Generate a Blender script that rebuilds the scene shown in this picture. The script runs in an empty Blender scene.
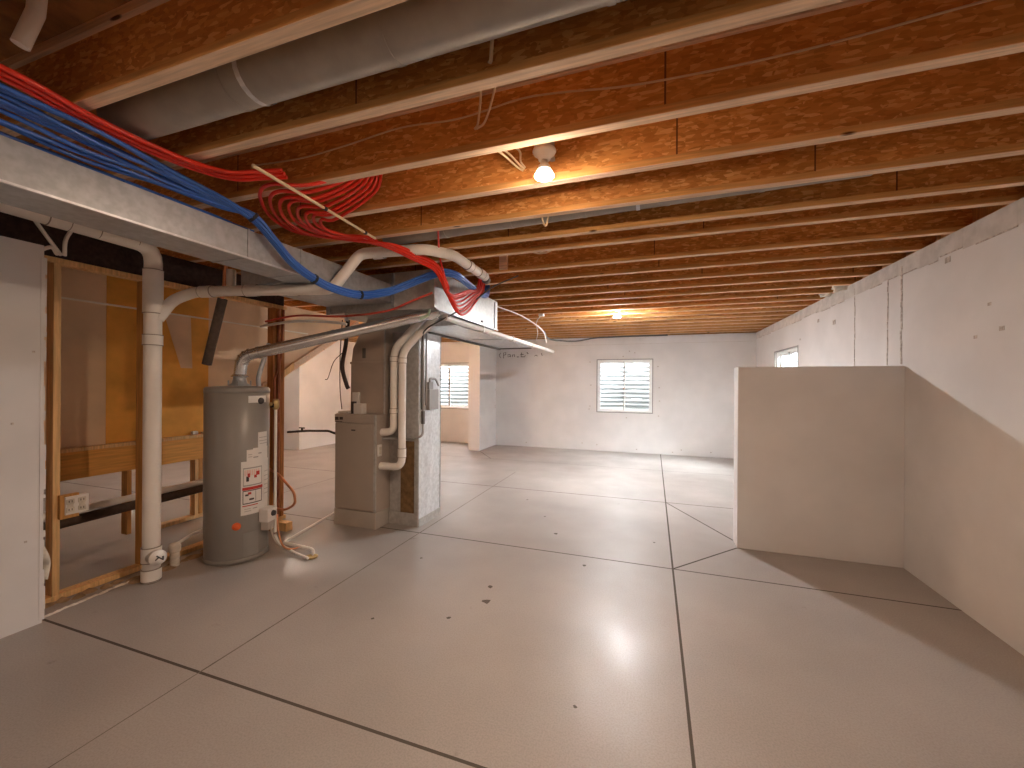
import bpy, bmesh, math, random
from mathutils import Vector, Matrix
random.seed(7)
sc = bpy.context.scene
col = sc.collection

# ------------------------------------------------------------------ camera
cam_d = bpy.data.cameras.new('camera'); cam_d.sensor_width = 36.0
cam_d.lens = 409.19 / 1024 * 36.0; cam_d.clip_start = 0.02
cam = bpy.data.objects.new('camera', cam_d); col.objects.link(cam)
cam.matrix_world = (Matrix.Translation((0, 0, 1.564)) @ Matrix.Rotation(0.332, 4, 'Z')
                    @ Matrix.Rotation(math.pi / 2, 4, 'X') @ Matrix.Rotation(0.0064, 4, 'Z'))
sc.camera = cam
# ------------------------------------------------------------------ world, exposure
w = bpy.data.worlds.new('world'); sc.world = w; w.use_nodes = True
bg = w.node_tree.nodes['Background']
bg.inputs[0].default_value = (0.93, 0.97, 1.0, 1); bg.inputs[1].default_value = 11.0
sun_d = bpy.data.lights.new('sun', 'SUN'); sun_d.energy = 16.0; sun_d.angle = math.radians(35); sun_d.color = (0.93, 0.97, 1.0)
sun = bpy.data.objects.new('sun', sun_d); col.objects.link(sun); sun.location = (8, 4, 8)
sun.rotation_euler = Vector((-1.0, 0.45, -0.85)).to_track_quat('-Z', 'Y').to_euler()
sc.view_settings.view_transform = 'Standard'; sc.view_settings.look = 'None'
sc.view_settings.gamma = 1.0; sc.view_settings.use_curve_mapping = False
sc.view_settings.exposure = 1.48
sc.cycles.use_denoising = True
sc.cycles.max_bounces = 10; sc.cycles.diffuse_bounces = 6
sc.cycles.caustics_reflective = False; sc.cycles.caustics_refractive = False
sc.cycles.sample_clamp_indirect = 6.0
BULB_EMISSION = 560.0
BULB_COLOR = (1.0, 0.74, 0.54)

# ------------------------------------------------------------------ materials
def mat(name, c, rough=0.6, metal=0.0, var=0.0, scale=8.0, bump=0.0, c2=None, emit=None, spec=0.5, stretch=None, detail=4.0):
    m = bpy.data.materials.new(name); m.use_nodes = True
    nt = m.node_tree; b = nt.nodes['Principled BSDF']
    b.inputs['Roughness'].default_value = rough; b.inputs['Metallic'].default_value = metal
    b.inputs['Specular IOR Level'].default_value = spec
    b.inputs['Base Color'].default_value = (*c, 1)
    if emit:
        b.inputs['Emission Color'].default_value = (*emit[0], 1); b.inputs['Emission Strength'].default_value = emit[1]
    if var or c2 or bump:
        tc = nt.nodes.new('ShaderNodeTexCoord'); n = nt.nodes.new('ShaderNodeTexNoise')
        n.inputs['Scale'].default_value = scale; n.inputs['Detail'].default_value = detail
        src = tc.outputs['Object']
        if stretch:
            mp = nt.nodes.new('ShaderNodeMapping'); mp.inputs['Scale'].default_value = stretch
            nt.links.new(src, mp.inputs[0]); src = mp.outputs[0]
        nt.links.new(src, n.inputs['Vector'])
        if var or c2:
            r = nt.nodes.new('ShaderNodeValToRGB')
            a = tuple(max(0, x * (1 - var)) for x in c); z = c2 if c2 else tuple(min(1, x * (1 + var)) for x in c)
            r.color_ramp.elements[0].position = 0.35; r.color_ramp.elements[1].position = 0.65
            r.color_ramp.elements[0].color = (*a, 1); r.color_ramp.elements[1].color = (*z, 1)
            nt.links.new(n.outputs['Fac'], r.inputs[0]); nt.links.new(r.outputs[0], b.inputs['Base Color'])
        if bump:
            bp = nt.nodes.new('ShaderNodeBump'); bp.inputs['Strength'].default_value = bump; bp.inputs['Distance'].default_value = 0.01
            nt.links.new(n.outputs['Fac'], bp.inputs['Height']); nt.links.new(bp.outputs[0], b.inputs['Normal'])
    return m

def osb_mat():
    m = bpy.data.materials.new('osb'); m.use_nodes = True
    nt = m.node_tree; b = nt.nodes['Principled BSDF']; L = nt.links.new
    tc = nt.nodes.new('ShaderNodeTexCoord'); oi = nt.nodes.new('ShaderNodeObjectInfo')
    add = nt.nodes.new('ShaderNodeVectorMath'); add.operation = 'MULTIPLY_ADD'
    L(oi.outputs['Random'], add.inputs[0]); add.inputs[1].default_value = (37, 11, 23); L(tc.outputs['Object'], add.inputs[2])
    cols = []
    for rot, s in ((0.5, (20, 40, 75)), (-0.6, (24, 40, 80))):
        mp = nt.nodes.new('ShaderNodeMapping'); mp.inputs['Rotation'].default_value = (0, rot, 0); mp.inputs['Scale'].default_value = s
        L(add.outputs[0], mp.inputs[0])
        v = nt.nodes.new('ShaderNodeTexVoronoi'); v.inputs['Scale'].default_value = 1.0; L(mp.outputs[0], v.inputs['Vector'])
        cols.append(v)
    n = nt.nodes.new('ShaderNodeTexNoise'); n.inputs['Scale'].default_value = 14; L(add.outputs[0], n.inputs['Vector'])
    gt = nt.nodes.new('ShaderNodeMath'); gt.operation = 'GREATER_THAN'; gt.inputs[1].default_value = 0.5; L(n.outputs['Fac'], gt.inputs[0])
    mx = nt.nodes.new('ShaderNodeMix'); mx.data_type = 'RGBA'
    L(gt.outputs[0], mx.inputs[0]); L(cols[0].outputs['Color'], mx.inputs[6]); L(cols[1].outputs['Color'], mx.inputs[7])
    sp = nt.nodes.new('ShaderNodeSeparateColor'); L(mx.outputs[2], sp.inputs[0])
    r = nt.nodes.new('ShaderNodeValToRGB'); L(sp.outputs[0], r.inputs[0])
    e = r.color_ramp.elements
    e[0].position = 0.0; e[0].color = (0.54, 0.215, 0.048, 1); e[1].position = 1.0; e[1].color = (0.88, 0.50, 0.19, 1)
    k = e.new(0.75); k.color = (0.74, 0.335, 0.088, 1)
    n2 = nt.nodes.new('ShaderNodeTexNoise'); n2.inputs['Scale'].default_value = 2.2; L(add.outputs[0], n2.inputs['Vector'])
    m2 = nt.nodes.new('ShaderNodeMix'); m2.data_type = 'RGBA'; m2.blend_type = 'MULTIPLY'; m2.inputs[0].default_value = 0.5
    r2 = nt.nodes.new('ShaderNodeValToRGB'); L(n2.outputs['Fac'], r2.inputs[0])
    r2.color_ramp.elements[0].position = 0.3; r2.color_ramp.elements[0].color = (0.78, 0.74, 0.7, 1); r2.color_ramp.elements[1].position = 0.65
    L(r.outputs[0], m2.inputs[6]); L(r2.outputs[0], m2.inputs[7])
    # dark butt joints between web panels, staggered from joist to joist
    sx = nt.nodes.new('ShaderNodeSeparateXYZ'); L(add.outputs[0], sx.inputs[0])
    md = nt.nodes.new('ShaderNodeMath'); md.operation = 'PINGPONG'; md.inputs[1].default_value = 1.22; L(sx.outputs[0], md.inputs[0])
    lt = nt.nodes.new('ShaderNodeMath'); lt.operation = 'LESS_THAN'; lt.inputs[1].default_value = 0.004; L(md.outputs[0], lt.inputs[0])
    m3 = nt.nodes.new('ShaderNodeMix'); m3.data_type = 'RGBA'; L(lt.outputs[0], m3.inputs[0]); L(m2.outputs[2], m3.inputs[6]); m3.inputs[7].default_value = (0.16, 0.06, 0.022, 1)
    L(m3.outputs[2], b.inputs['Base Color'])
    b.inputs['Roughness'].default_value = 0.6; b.inputs['Specular IOR Level'].default_value = 0.3
    bp = nt.nodes.new('ShaderNodeBump'); bp.inputs['Strength'].default_value = 0.25; bp.inputs['Distance'].default_value = 0.004
    L(sp.outputs[1], bp.inputs['Height']); L(bp.outputs[0], b.inputs['Normal'])
    return m

def floor_mat():
    m = bpy.data.materials.new('concrete_floor'); m.use_nodes = True
    nt = m.node_tree; b = nt.nodes['Principled BSDF']; L = nt.links.new
    tc = nt.nodes.new('ShaderNodeTexCoord')
    def noise(s, d, lo, hi, ca, cb):
        n = nt.nodes.new('ShaderNodeTexNoise'); n.inputs['Scale'].default_value = s; n.inputs['Detail'].default_value = d
        L(tc.outputs['Object'], n.inputs['Vector'])
        r = nt.nodes.new('ShaderNodeValToRGB'); L(n.outputs['Fac'], r.inputs[0])
        r.color_ramp.elements[0].position = lo; r.color_ramp.elements[1].position = hi
        r.color_ramp.elements[0].color = (*ca, 1); r.color_ramp.elements[1].color = (*cb, 1)
        return n, r
    n1, r1 = noise(0.9, 5, 0.32, 0.7, (0.325, 0.295, 0.275), (0.40, 0.365, 0.340))
    n2, r2 = noise(120, 2, 0.35, 0.6, (0.86, 0.86, 0.86), (1, 1, 1))
    n3, r3 = noise(5.5, 8, 0.70, 0.78, (1, 1, 1), (0.72, 0.70, 0.68))
    mx = nt.nodes.new('ShaderNodeMix'); mx.data_type = 'RGBA'; mx.blend_type = 'MULTIPLY'; mx.inputs[0].default_value = 1
    L(r1.outputs[0], mx.inputs[6]); L(r2.outputs[0], mx.inputs[7])
    mx2 = nt.nodes.new('ShaderNodeMix'); mx2.data_type = 'RGBA'; mx2.blend_type = 'MULTIPLY'; mx2.inputs[0].default_value = 1
    L(mx.outputs[2], mx2.inputs[6]); L(r3.outputs[0], mx2.inputs[7]); L(mx2.outputs[2], b.inputs['Base Color'])
    n4, r4 = noise(2.2, 6, 0.3, 0.7, (0.33,) * 3, (0.50,) * 3)
    L(r4.outputs[0], b.inputs['Roughness'])
    b.inputs['Specular IOR Level'].default_value = 0.45
    bp = nt.nodes.new('ShaderNodeBump'); bp.inputs['Strength'].default_value = 0.05; bp.inputs['Distance'].default_value = 0.01
    L(n1.outputs['Fac'], bp.inputs['Height']); L(bp.outputs[0], b.inputs['Normal'])
    return m

def galv_mat(name, c=(0.45, 0.475, 0.50), rough=0.45):
    m = mat(name, c, rough, 0.4, var=0.10, scale=26, detail=2)
    nt = m.node_tree; b = nt.nodes['Principled BSDF']
    tc = nt.nodes.new('ShaderNodeTexCoord'); n = nt.nodes.new('ShaderNodeTexNoise'); n.inputs['Scale'].default_value = 3.5
    nt.links.new(tc.outputs['Object'], n.inputs['Vector'])
    bp = nt.nodes.new('ShaderNodeBump'); bp.inputs['Strength'].default_value = 0.35; bp.inputs['Distance'].default_value = 0.03
    nt.links.new(n.outputs['Fac'], bp.inputs['Height']); nt.links.new(bp.outputs[0], b.inputs['Normal'])
    return m

def glass_mat():
    m = bpy.data.materials.new('window_glass'); m.use_nodes = True
    nt = m.node_tree; nt.nodes.remove(nt.nodes['Principled BSDF'])
    t = nt.nodes.new('ShaderNodeBsdfTransparent'); t.inputs[0].default_value = (0.95, 0.97, 0.97, 1)
    g = nt.nodes.new('ShaderNodeBsdfGlossy'); g.inputs['Roughness'].default_value = 0.02
    f = nt.nodes.new('ShaderNodeFresnel'); f.inputs[0].default_value = 1.45
    x = nt.nodes.new('ShaderNodeMixShader')
    ge = nt.nodes.new('ShaderNodeNewGeometry'); iv = nt.nodes.new('ShaderNodeMath'); iv.operation = 'SUBTRACT'; iv.inputs[0].default_value = 1.0; nt.links.new(ge.outputs['Backfacing'], iv.inputs[1])
    mu = nt.nodes.new('ShaderNodeMath'); mu.operation = 'MULTIPLY'; nt.links.new(f.outputs[0], mu.inputs[0]); nt.links.new(iv.outputs[0], mu.inputs[1])
    nt.links.new(mu.outputs[0], x.inputs[0]); nt.links.new(t.outputs[0], x.inputs[1]); nt.links.new(g.outputs[0], x.inputs[2])
    nt.links.new(x.outputs[0], nt.nodes['Material Output'].inputs[0])
    return m

M = {}
M['floor'] = floor_mat()
M['joint'] = mat('floor_joint', (0.075, 0.062, 0.05), 0.9)
M['joint_light'] = mat('floor_joint_worn', (0.17, 0.145, 0.12), 0.9, var=0.3, scale=6)
M['debris'] = mat('floor_debris', (0.10, 0.085, 0.07), 0.9)
M['wall'] = mat('painted_concrete', (0.70, 0.685, 0.68), 0.75, var=0.045, scale=2.2, bump=0.06, spec=0.3)
M['wall_seam'] = mat('wall_seam', (0.46, 0.41, 0.37), 0.9, var=0.35, scale=40)
M['cap'] = mat('rough_concrete_cap', (0.60, 0.57, 0.54), 0.9, var=0.10, scale=11, bump=0.6)
M['osb'] = osb_mat()
M['lumber'] = mat('pine_lumber', (0.84, 0.63, 0.45), 0.75, var=0.16, scale=5, stretch=(0.6, 14, 14), spec=0.12)
def add_knots(m):
    nt = m.node_tree; L = nt.links.new; b = nt.nodes['Principled BSDF']; src = b.inputs['Base Color'].links[0].from_socket
    tc = nt.nodes.new('ShaderNodeTexCoord'); oi = nt.nodes.new('ShaderNodeObjectInfo'); ad = nt.nodes.new('ShaderNodeVectorMath'); ad.operation = 'MULTIPLY_ADD'
    L(oi.outputs['Random'], ad.inputs[0]); ad.inputs[1].default_value = (41, 0, 0); L(tc.outputs['Object'], ad.inputs[2])
    mp = nt.nodes.new('ShaderNodeMapping'); mp.inputs['Scale'].default_value = (2.1, 9, 9); L(ad.outputs[0], mp.inputs[0])
    v = nt.nodes.new('ShaderNodeTexVoronoi'); v.inputs['Scale'].default_value = 1.0; L(mp.outputs[0], v.inputs['Vector'])
    r = nt.nodes.new('ShaderNodeValToRGB'); r.color_ramp.elements[0].position = .05; r.color_ramp.elements[0].color = (.16, .12, .10, 1); r.color_ramp.elements[1].position = .085; L(v.outputs['Distance'], r.inputs[0])
    x = nt.nodes.new('ShaderNodeMix'); x.data_type = 'RGBA'; x.blend_type = 'MULTIPLY'; x.inputs[0].default_value = 1; L(src, x.inputs[6]); L(r.outputs[0], x.inputs[7]); L(x.outputs[2], b.inputs['Base Color'])
add_knots(M['lumber'])
M['knot'] = mat('wood_knot', (0.13, 0.06, 0.03), 0.7)
M['stud'] = mat('stud_wood', (0.80, 0.52, 0.24), 0.6, var=0.16, scale=5, stretch=(12, 12, 0.8), spec=0.3)
M['stud_dark'] = mat('stud_wood_dark', (0.55, 0.28, 0.085), 0.6, var=0.18, scale=5, stretch=(12, 12, 0.8), spec=0.3)
M['shade_dark'] = mat('painted_shade', (0.05, 0.03, 0.028), 0.9, var=0.3, scale=30)  # near-black colour stands for the shade under the joists
M['stud_red'] = mat('stud_wood_red', (0.50, 0.21, 0.07), 0.6, var=0.22, scale=5, stretch=(12, 12, 0.8), spec=0.3)
M['header'] = mat('header_lumber', (0.80, 0.40, 0.10), 0.6, var=0.12, scale=4, stretch=(12, 0.8, 12), spec=0.3)
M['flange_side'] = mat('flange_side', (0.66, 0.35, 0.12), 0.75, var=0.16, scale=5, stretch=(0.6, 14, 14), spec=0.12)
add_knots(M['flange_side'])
M['subfloor'] = mat('subfloor', (0.46, 0.23, 0.085), 0.8, var=0.25, scale=12)
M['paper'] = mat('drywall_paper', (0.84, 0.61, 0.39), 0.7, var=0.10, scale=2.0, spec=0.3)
M['paper_dark'] = mat('drywall_paper_brown', (0.86, 0.42, 0.08), 0.7, var=0.14, scale=3.0, spec=0.3)
M['tape'] = mat('drywall_tape', (0.93, 0.84, 0.72), 0.7)
M['galv'] = galv_mat('galvanized_steel')
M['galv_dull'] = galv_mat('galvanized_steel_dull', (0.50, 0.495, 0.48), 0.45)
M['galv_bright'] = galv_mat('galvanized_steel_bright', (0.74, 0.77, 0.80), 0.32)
M['flue'] = mat('shiny_flue_steel', (0.70, 0.70, 0.70), 0.26, 0.95, var=0.05, scale=9)
M['galv_round'] = mat('round_duct_steel', (0.40, 0.375, 0.34), 0.75, 0.15, var=0.08, scale=9)
M['seam'] = mat('sheet_metal_seam', (0.16, 0.15, 0.14), 0.6, 0.4)
M['pvc'] = mat('white_pvc', (0.87, 0.84, 0.79), 0.35, var=0.04, scale=5)
M['pvc_joint'] = mat('pvc_joint_line', (0.30, 0.26, 0.22), 0.5)
M['red'] = mat('red_pex', (0.74, 0.035, 0.015), 0.32)
M['red_pale'] = mat('red_pex_pale', (0.72, 0.10, 0.06), 0.35)
M['blue'] = mat('blue_pex', (0.045, 0.16, 0.58), 0.28)
M['tie'] = mat('black_cable_tie', (0.02, 0.02, 0.025), 0.5)
M['copper'] = mat('copper', (0.74, 0.33, 0.17), 0.38, 0.8, var=0.15, scale=12)
M['copper_dull'] = mat('copper_dull', (0.34, 0.115, 0.055), 0.5, 0.55, var=0.2, scale=12)
M['foam'] = mat('dark_foam', (0.085, 0.06, 0.045), 0.85, var=0.15, scale=30)
M['iron'] = mat('black_iron', (0.055, 0.04, 0.035), 0.5, 0.5)
M['heater'] = mat('grey_heater_paint', (0.29, 0.278, 0.26), 0.33, 0.0, var=0.03, scale=6)
M['heater_dark'] = mat('grey_heater_base', (0.25, 0.235, 0.215), 0.5)
M['sticker'] = mat('white_sticker', (0.80, 0.78, 0.75), 0.5)
M['ink'] = mat('dark_ink', (0.06, 0.05, 0.05), 0.6)
M['ink_grey'] = mat('grey_ink', (0.40, 0.38, 0.37), 0.6)
M['wall_ink'] = mat('faded_marker', (0.20, 0.19, 0.18), 0.8, var=0.4, scale=20)
M['ink_red'] = mat('red_ink', (0.55, 0.05, 0.04), 0.6)
M['ink_pink'] = mat('pink_ink', (0.80, 0.55, 0.50), 0.6)
M['orange'] = mat('orange_sticker', (0.90, 0.16, 0.04), 0.5)
M['furnace'] = mat('taupe_furnace_steel', (0.47, 0.415, 0.36), 0.42, 0.15, var=0.03, scale=4)
M['furnace_side'] = mat('taupe_furnace_side', (0.45, 0.385, 0.33), 0.5, 0.1, var=0.05, scale=6)
M['furnace_base'] = mat('furnace_base_steel', (0.52, 0.48, 0.43), 0.5, 0.2, var=0.06, scale=5)
M['plenum'] = mat('plenum_steel', (0.47, 0.40, 0.34), 0.5, 0.35, var=0.06, scale=5)
M['filter'] = mat('brown_filter_board', (0.19, 0.11, 0.045), 0.8, var=0.25, scale=20)
M['plastic'] = mat('white_plastic', (0.76, 0.73, 0.69), 0.4)
M['porcelain'] = mat('porcelain', (0.74, 0.72, 0.68), 0.3)
M['steel_box'] = mat('grey_steel_box', (0.36, 0.365, 0.365), 0.45, 0.2, var=0.05, scale=9)
M['romex'] = mat('cream_cable', (0.76, 0.58, 0.36), 0.5)
M['conduit'] = mat('grey_conduit', (0.40, 0.39, 0.38), 0.4, 0.5)
M['black_cable'] = mat('dark_grey_cable', (0.11, 0.11, 0.10), 0.5)
M['green'] = mat('pale_green_wire', (0.45, 0.62, 0.48), 0.5)
M['vinyl'] = mat('white_vinyl', (0.82, 0.83, 0.83), 0.35)
M['gasket'] = mat('window_gap', (0.30, 0.30, 0.29), 0.7)
M['glass'] = glass_mat()
M['well'] = mat('window_well_steel', (0.30, 0.31, 0.315), 0.5, 0.0, var=0.04, scale=5)
M['well_lit'] = mat('window_well_steel_lit', (0.42, 0.43, 0.435), 0.5, 0.0, var=0.03, scale=5)  # well steel lightened in colour so the right window looks brightly lit
M['gravel'] = mat('gravel', (0.45, 0.43, 0.40), 0.9, var=0.35, scale=30, bump=0.6)
M['valve'] = mat('valve_body', (0.55, 0.50, 0.45), 0.4, 0.3)
M['brass'] = mat('brass', (0.50, 0.36, 0.16), 0.4, 0.8)
M['dirt'] = mat('dry_dirt', (0.36, 0.25, 0.15), 0.95, var=0.3, scale=14, bump=0.6)
M['chalk'] = mat('white_residue', (0.74, 0.68, 0.60), 0.9, var=0.15, scale=20)
M['insul'] = mat('pale_insulation', (0.62, 0.57, 0.48), 0.9, var=0.2, scale=14, bump=0.5)
M['bulb_side'] = mat('lit_bulb_side', (1, 1, 1), 0.4, emit=(BULB_COLOR, BULB_EMISSION * 0.004))
M['bulb'] = mat('lit_bulb', (1, 1, 1), 0.4, emit=(BULB_COLOR, BULB_EMISSION * 1.4))
M['bulb_soft'] = mat('lit_soft_bulb', (1, 1, 1), 0.4, emit=((1.0, 0.86, 0.72), BULB_EMISSION * 1.1))
M['bulb_fill'] = mat('lit_fill_bulb', (1, 1, 1), 0.4, emit=(BULB_COLOR, BULB_EMISSION * 0.36))
M['bulb_warm'] = mat('lit_warm_bulb', (1, 1, 1), 0.4, emit=((1.0, 0.60, 0.33), BULB_EMISSION * 1.1))
M['bulb_cool'] = mat('lit_cool_bulb', (1, 1, 1), 0.4, emit=((0.98, 0.98, 0.98), BULB_EMISSION * 4.0))
M['bulb_cool_side'] = mat('lit_cool_bulb_side', (1, 1, 1), 0.4, emit=((1.0, 0.93, 0.86), BULB_EMISSION * 0.16))

# ------------------------------------------------------------------ mesh helpers
ORIGIN = {}
class B:
    """collects shapes into one mesh"""
    def __init__(s): s.bm = bmesh.new(); s.mats = []; s.smooth = []
    def mi(s, m):
        if m not in s.mats: s.mats.append(m)
        return s.mats.index(m)
    def faces(s, vs, fs, m, smooth=False):
        i = s.mi(m); V = [s.bm.verts.new(v) for v in vs]
        for f in fs:
            try: q = s.bm.faces.new([V[k] for k in f])
            except ValueError: continue
            q.material_index = i; q.smooth = smooth
        return s
    def box(s, x0, x1, y0, y1, z0, z1, m, bev=0.0, mtx=None):
        b = bmesh.new(); bmesh.ops.create_cube(b, size=1)
        for v in b.verts: v.co = Vector(((x0 + x1) / 2 + v.co.x * (x1 - x0), (y0 + y1) / 2 + v.co.y * (y1 - y0), (z0 + z1) / 2 + v.co.z * (z1 - z0)))
        if bev: bmesh.ops.bevel(b, geom=list(b.edges), offset=bev, segments=2, affect='EDGES', profile=0.5)
        if mtx: b.transform(mtx)
        vs = [v.co.copy() for v in b.verts]; b.verts.index_update(); fs = [[v.index for v in f.verts] for f in b.faces]; b.free()
        return s.faces(vs, fs, m)
    def poly(s, pts, axis, a, b, m):
        """extruded polygon: 2D pts lie in the plane perpendicular to axis, from a to b along it"""
        n = len(pts)
        def P(p, t): return {'x': (t, p[0], p[1]), 'y': (p[0], t, p[1]), 'z': (p[0], p[1], t)}[axis]
        vs = [P(p, a) for p in pts] + [P(p, b) for p in pts]
        fs = [list(range(n)), list(range(2 * n - 1, n - 1, -1))] + [[i, (i + 1) % n, n + (i + 1) % n, n + i] for i in range(n)]
        return s.faces(vs, fs, m)
    def tube(s, pts, r, m, sides=10, caps=True, hollow=False):
        pts = [Vector(p) for p in pts]; n = len(pts); rs = r if isinstance(r, (list, tuple)) else [r] * n
        T = [(pts[min(i + 1, n - 1)] - pts[max(i - 1, 0)]).normalized() for i in range(n)]
        u = T[0].orthogonal().normalized(); rings = []
        for i in range(n):
            u = (u - T[i] * u.dot(T[i])).normalized(); v = T[i].cross(u)
            rings.append([pts[i] + (u * math.cos(2 * math.pi * k / sides) + v * math.sin(2 * math.pi * k / sides)) * rs[i] for k in range(sides)])
        vs = [p for q in rings for p in q]
        fs = [[i * sides + k, i * sides + (k + 1) % sides, (i + 1) * sides + (k + 1) % sides, (i + 1) * sides + k] for i in range(n - 1) for k in range(sides)]
        s.faces(vs, fs, m, True)
        if caps:
            s.faces(rings[0], [list(range(sides))[::-1]], m); s.faces(rings[-1], [list(range(sides))], m)
        return s
    def lathe(s, prof, c, m, sides=32, axis=Vector((0, 0, 1)), smooth=True):
        """prof: (radius, height) pairs revolved about axis through c"""
        q = Vector((0, 0, 1)).rotation_difference(Vector(axis)); c = Vector(c); vs = []; n = len(prof)
        for r, h in prof:
            for k in range(sides):
                a = 2 * math.pi * k / sides
                vs.append(c + q @ Vector((r * math.cos(a), r * math.sin(a), h)))
        fs = [[i * sides + k, i * sides + (k + 1) % sides, (i + 1) * sides + (k + 1) % sides, (i + 1) * sides + k] for i in range(n - 1) for k in range(sides)]
        if prof[0][0] > 1e-4: fs.append(list(range(sides))[::-1])
        if prof[-1][0] > 1e-4: fs.append([(n - 1) * sides + k for k in range(sides)])
        return s.faces(vs, fs, m, smooth)
    def patch(s, cx, cy, r, a0, a1, z0, z1, m, seg=8):
        """a patch wrapped on a vertical cylinder"""
        vs = []
        for k in range(seg + 1):
            a = a0 + (a1 - a0) * k / seg
            vs += [(cx + r * math.cos(a), cy + r * math.sin(a), z0), (cx + r * math.cos(a), cy + r * math.sin(a), z1)]
        return s.faces(vs, [[2 * k, 2 * k + 2, 2 * k + 3, 2 * k + 1] for k in range(seg)], m, True)
    def build(s, name, parent=None):
        bmesh.ops.recalc_face_normals(s.bm, faces=s.bm.faces)
        og = ORIGIN[parent.name] if parent is not None else Vector((0, 0, 0))
        s.bm.transform(Matrix.Translation(-og))
        me = bpy.data.meshes.new(name); s.bm.to_mesh(me); s.bm.free()
        for m in s.mats: me.materials.append(m)
        o = bpy.data.objects.new(name, me); col.objects.link(o); ORIGIN[o.name] = og
        if parent is not None: o.parent = parent
        return o

def tag(o, label, cat, group=None, kind=None):
    o['label'] = label; o['category'] = cat
    if group: o['group'] = group
    if kind: o['kind'] = kind
    return o
def thing(name, label, cat, loc, group=None):
    o = bpy.data.objects.new(name, None); o.location = loc; o.empty_display_size = 0.1; col.objects.link(o); ORIGIN[o.name] = Vector(loc)
    return tag(o, label, cat, group)
def copy_thing(root, loc):
    r = root.copy(); col.objects.link(r); r.location = loc
    for ch in list(root.children):
        c = ch.copy(); col.objects.link(c); c.parent = r
        for g in list(ch.children):
            d = g.copy(); col.objects.link(d); d.parent = c
    return r
def smooth(pts, n=8):
    """Catmull-Rom through the points"""
    P = [Vector(p) for p in pts]; P = [P[0] * 2 - P[1]] + P + [P[-1] * 2 - P[-2]]; out = []
    for i in range(1, len(P) - 2):
        a, b, c, d = P[i - 1:i + 3]
        for k in range(n):
            t = k / n
            out.append(0.5 * ((2 * b) + (c - a) * t + (2 * a - 5 * b + 4 * c - d) * t * t + (3 * b - a - 3 * c + d) * t ** 3))
    out.append(P[-2]); return out
def fillet(pts, r, n=5):
    """polyline with rounded corners"""
    P = [Vector(p) for p in pts]; out = [P[0]]
    for i in range(1, len(P) - 1):
        a = (P[i - 1] - P[i]); b = (P[i + 1] - P[i]); d = min(r, a.length * 0.49, b.length * 0.49)
        p, q = P[i] + a.normalized() * d, P[i] + b.normalized() * d
        for k in range(n + 1):
            t = k / n; out.append(p * (1 - t) ** 2 + P[i] * 2 * t * (1 - t) + q * t * t)
    out.append(P[-1]); return out
def ordinal(i):
    return ['first', 'second', 'third', 'fourth', 'fifth', 'sixth', 'seventh', 'eighth', 'ninth', 'tenth', 'eleventh', 'twelfth', 'thirteenth',
            'fourteenth', 'fifteenth', 'sixteenth', 'seventeenth', 'eighteenth', 'nineteenth', 'twentieth', 'twenty-first', 'twenty-second', 'twenty-third'][i]

ZC = 2.68        # underside of the joists
XR = 2.05        # right wall face
YB = 9.825       # back wall face

# ------------------------------------------------------------------ the setting
def strip(b, p, q, wd, m, z=0.0008):
    p, q = Vector((*p, 0)), Vector((*q, 0)); d = (q - p).normalized(); s = Vector((-d.y, d.x, 0)) * wd / 2
    b.faces([(v.x, v.y, z) for v in (p - s, q - s, q + s, p + s)], [[0, 1, 2, 3]], m)
b = B(); b.box(-9.2, 2.3, -2.7, 10.05, -0.12, 0.0, M['floor'])
for y, wd, m in ((1.538, 0.016, 'joint'), (3.736, 0.014, 'joint'), (5.82, 0.016, 'joint'), (7.95, 0.010, 'joint_light')):
    strip(b, (-9.0, y), (XR, y), wd, M[m])
strip(b, (0.168, -2.5), (0.168, YB), 0.015, M['joint'], 0.001)
strip(b, (-2.30, 1.538), (-2.30, 6.9), 0.010, M['joint_light'], 0.001)
strip(b, (-2.30, -2.5), (-2.30, 1.538), 0.006, M['joint_light'], 0.001)
strip(b, (-4.95, 3.7), (-4.95, 9.8), 0.012, M['joint_light'], 0.001)
strip(b, (0.168, 3.736), (0.773, 4.43), 0.016, M['joint'], 0.0012)
strip(b, (0.168, 5.82), (0.773, 4.63), 0.016, M['joint'], 0.0012)
strip(b, (-3.80, 8.75), (-3.2, 7.95), 0.012, M['joint'], 0.0012)
for (x, y, r) in ((-1.18, 2.93, .03), (-1.12, 2.72, .035), (-1.28, 2.45, .02), (-1.75, 2.27, .012), (-0.55, 3.55, .02), (-1.2, 4.7, .02), (-0.95, 4.2, .025), (-0.35, 1.98, .012), (-1.95, 3.2, .015), (0.02, 4.3, .02), (-1.6, 5.3, .02)):
    n = 7; b.faces([(x + r * random.uniform(.5, 1.2) * math.cos(2 * math.pi * k / n), y + r * random.uniform(.5, 1.2) * math.sin(2 * math.pi * k / n), .0011) for k in range(n)], [list(range(n))], M['debris'])
tag(b.build('floor'), 'grey concrete slab floor with dark control joints', 'floor', kind='structure')

b = B(); b.box(-9.2, 2.3, -2.7, 10.05, 2.985, 3.01, M['subfloor'])
tag(b.build('ceiling'), 'dark wood subfloor above the joists', 'ceiling', kind='structure')

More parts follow.
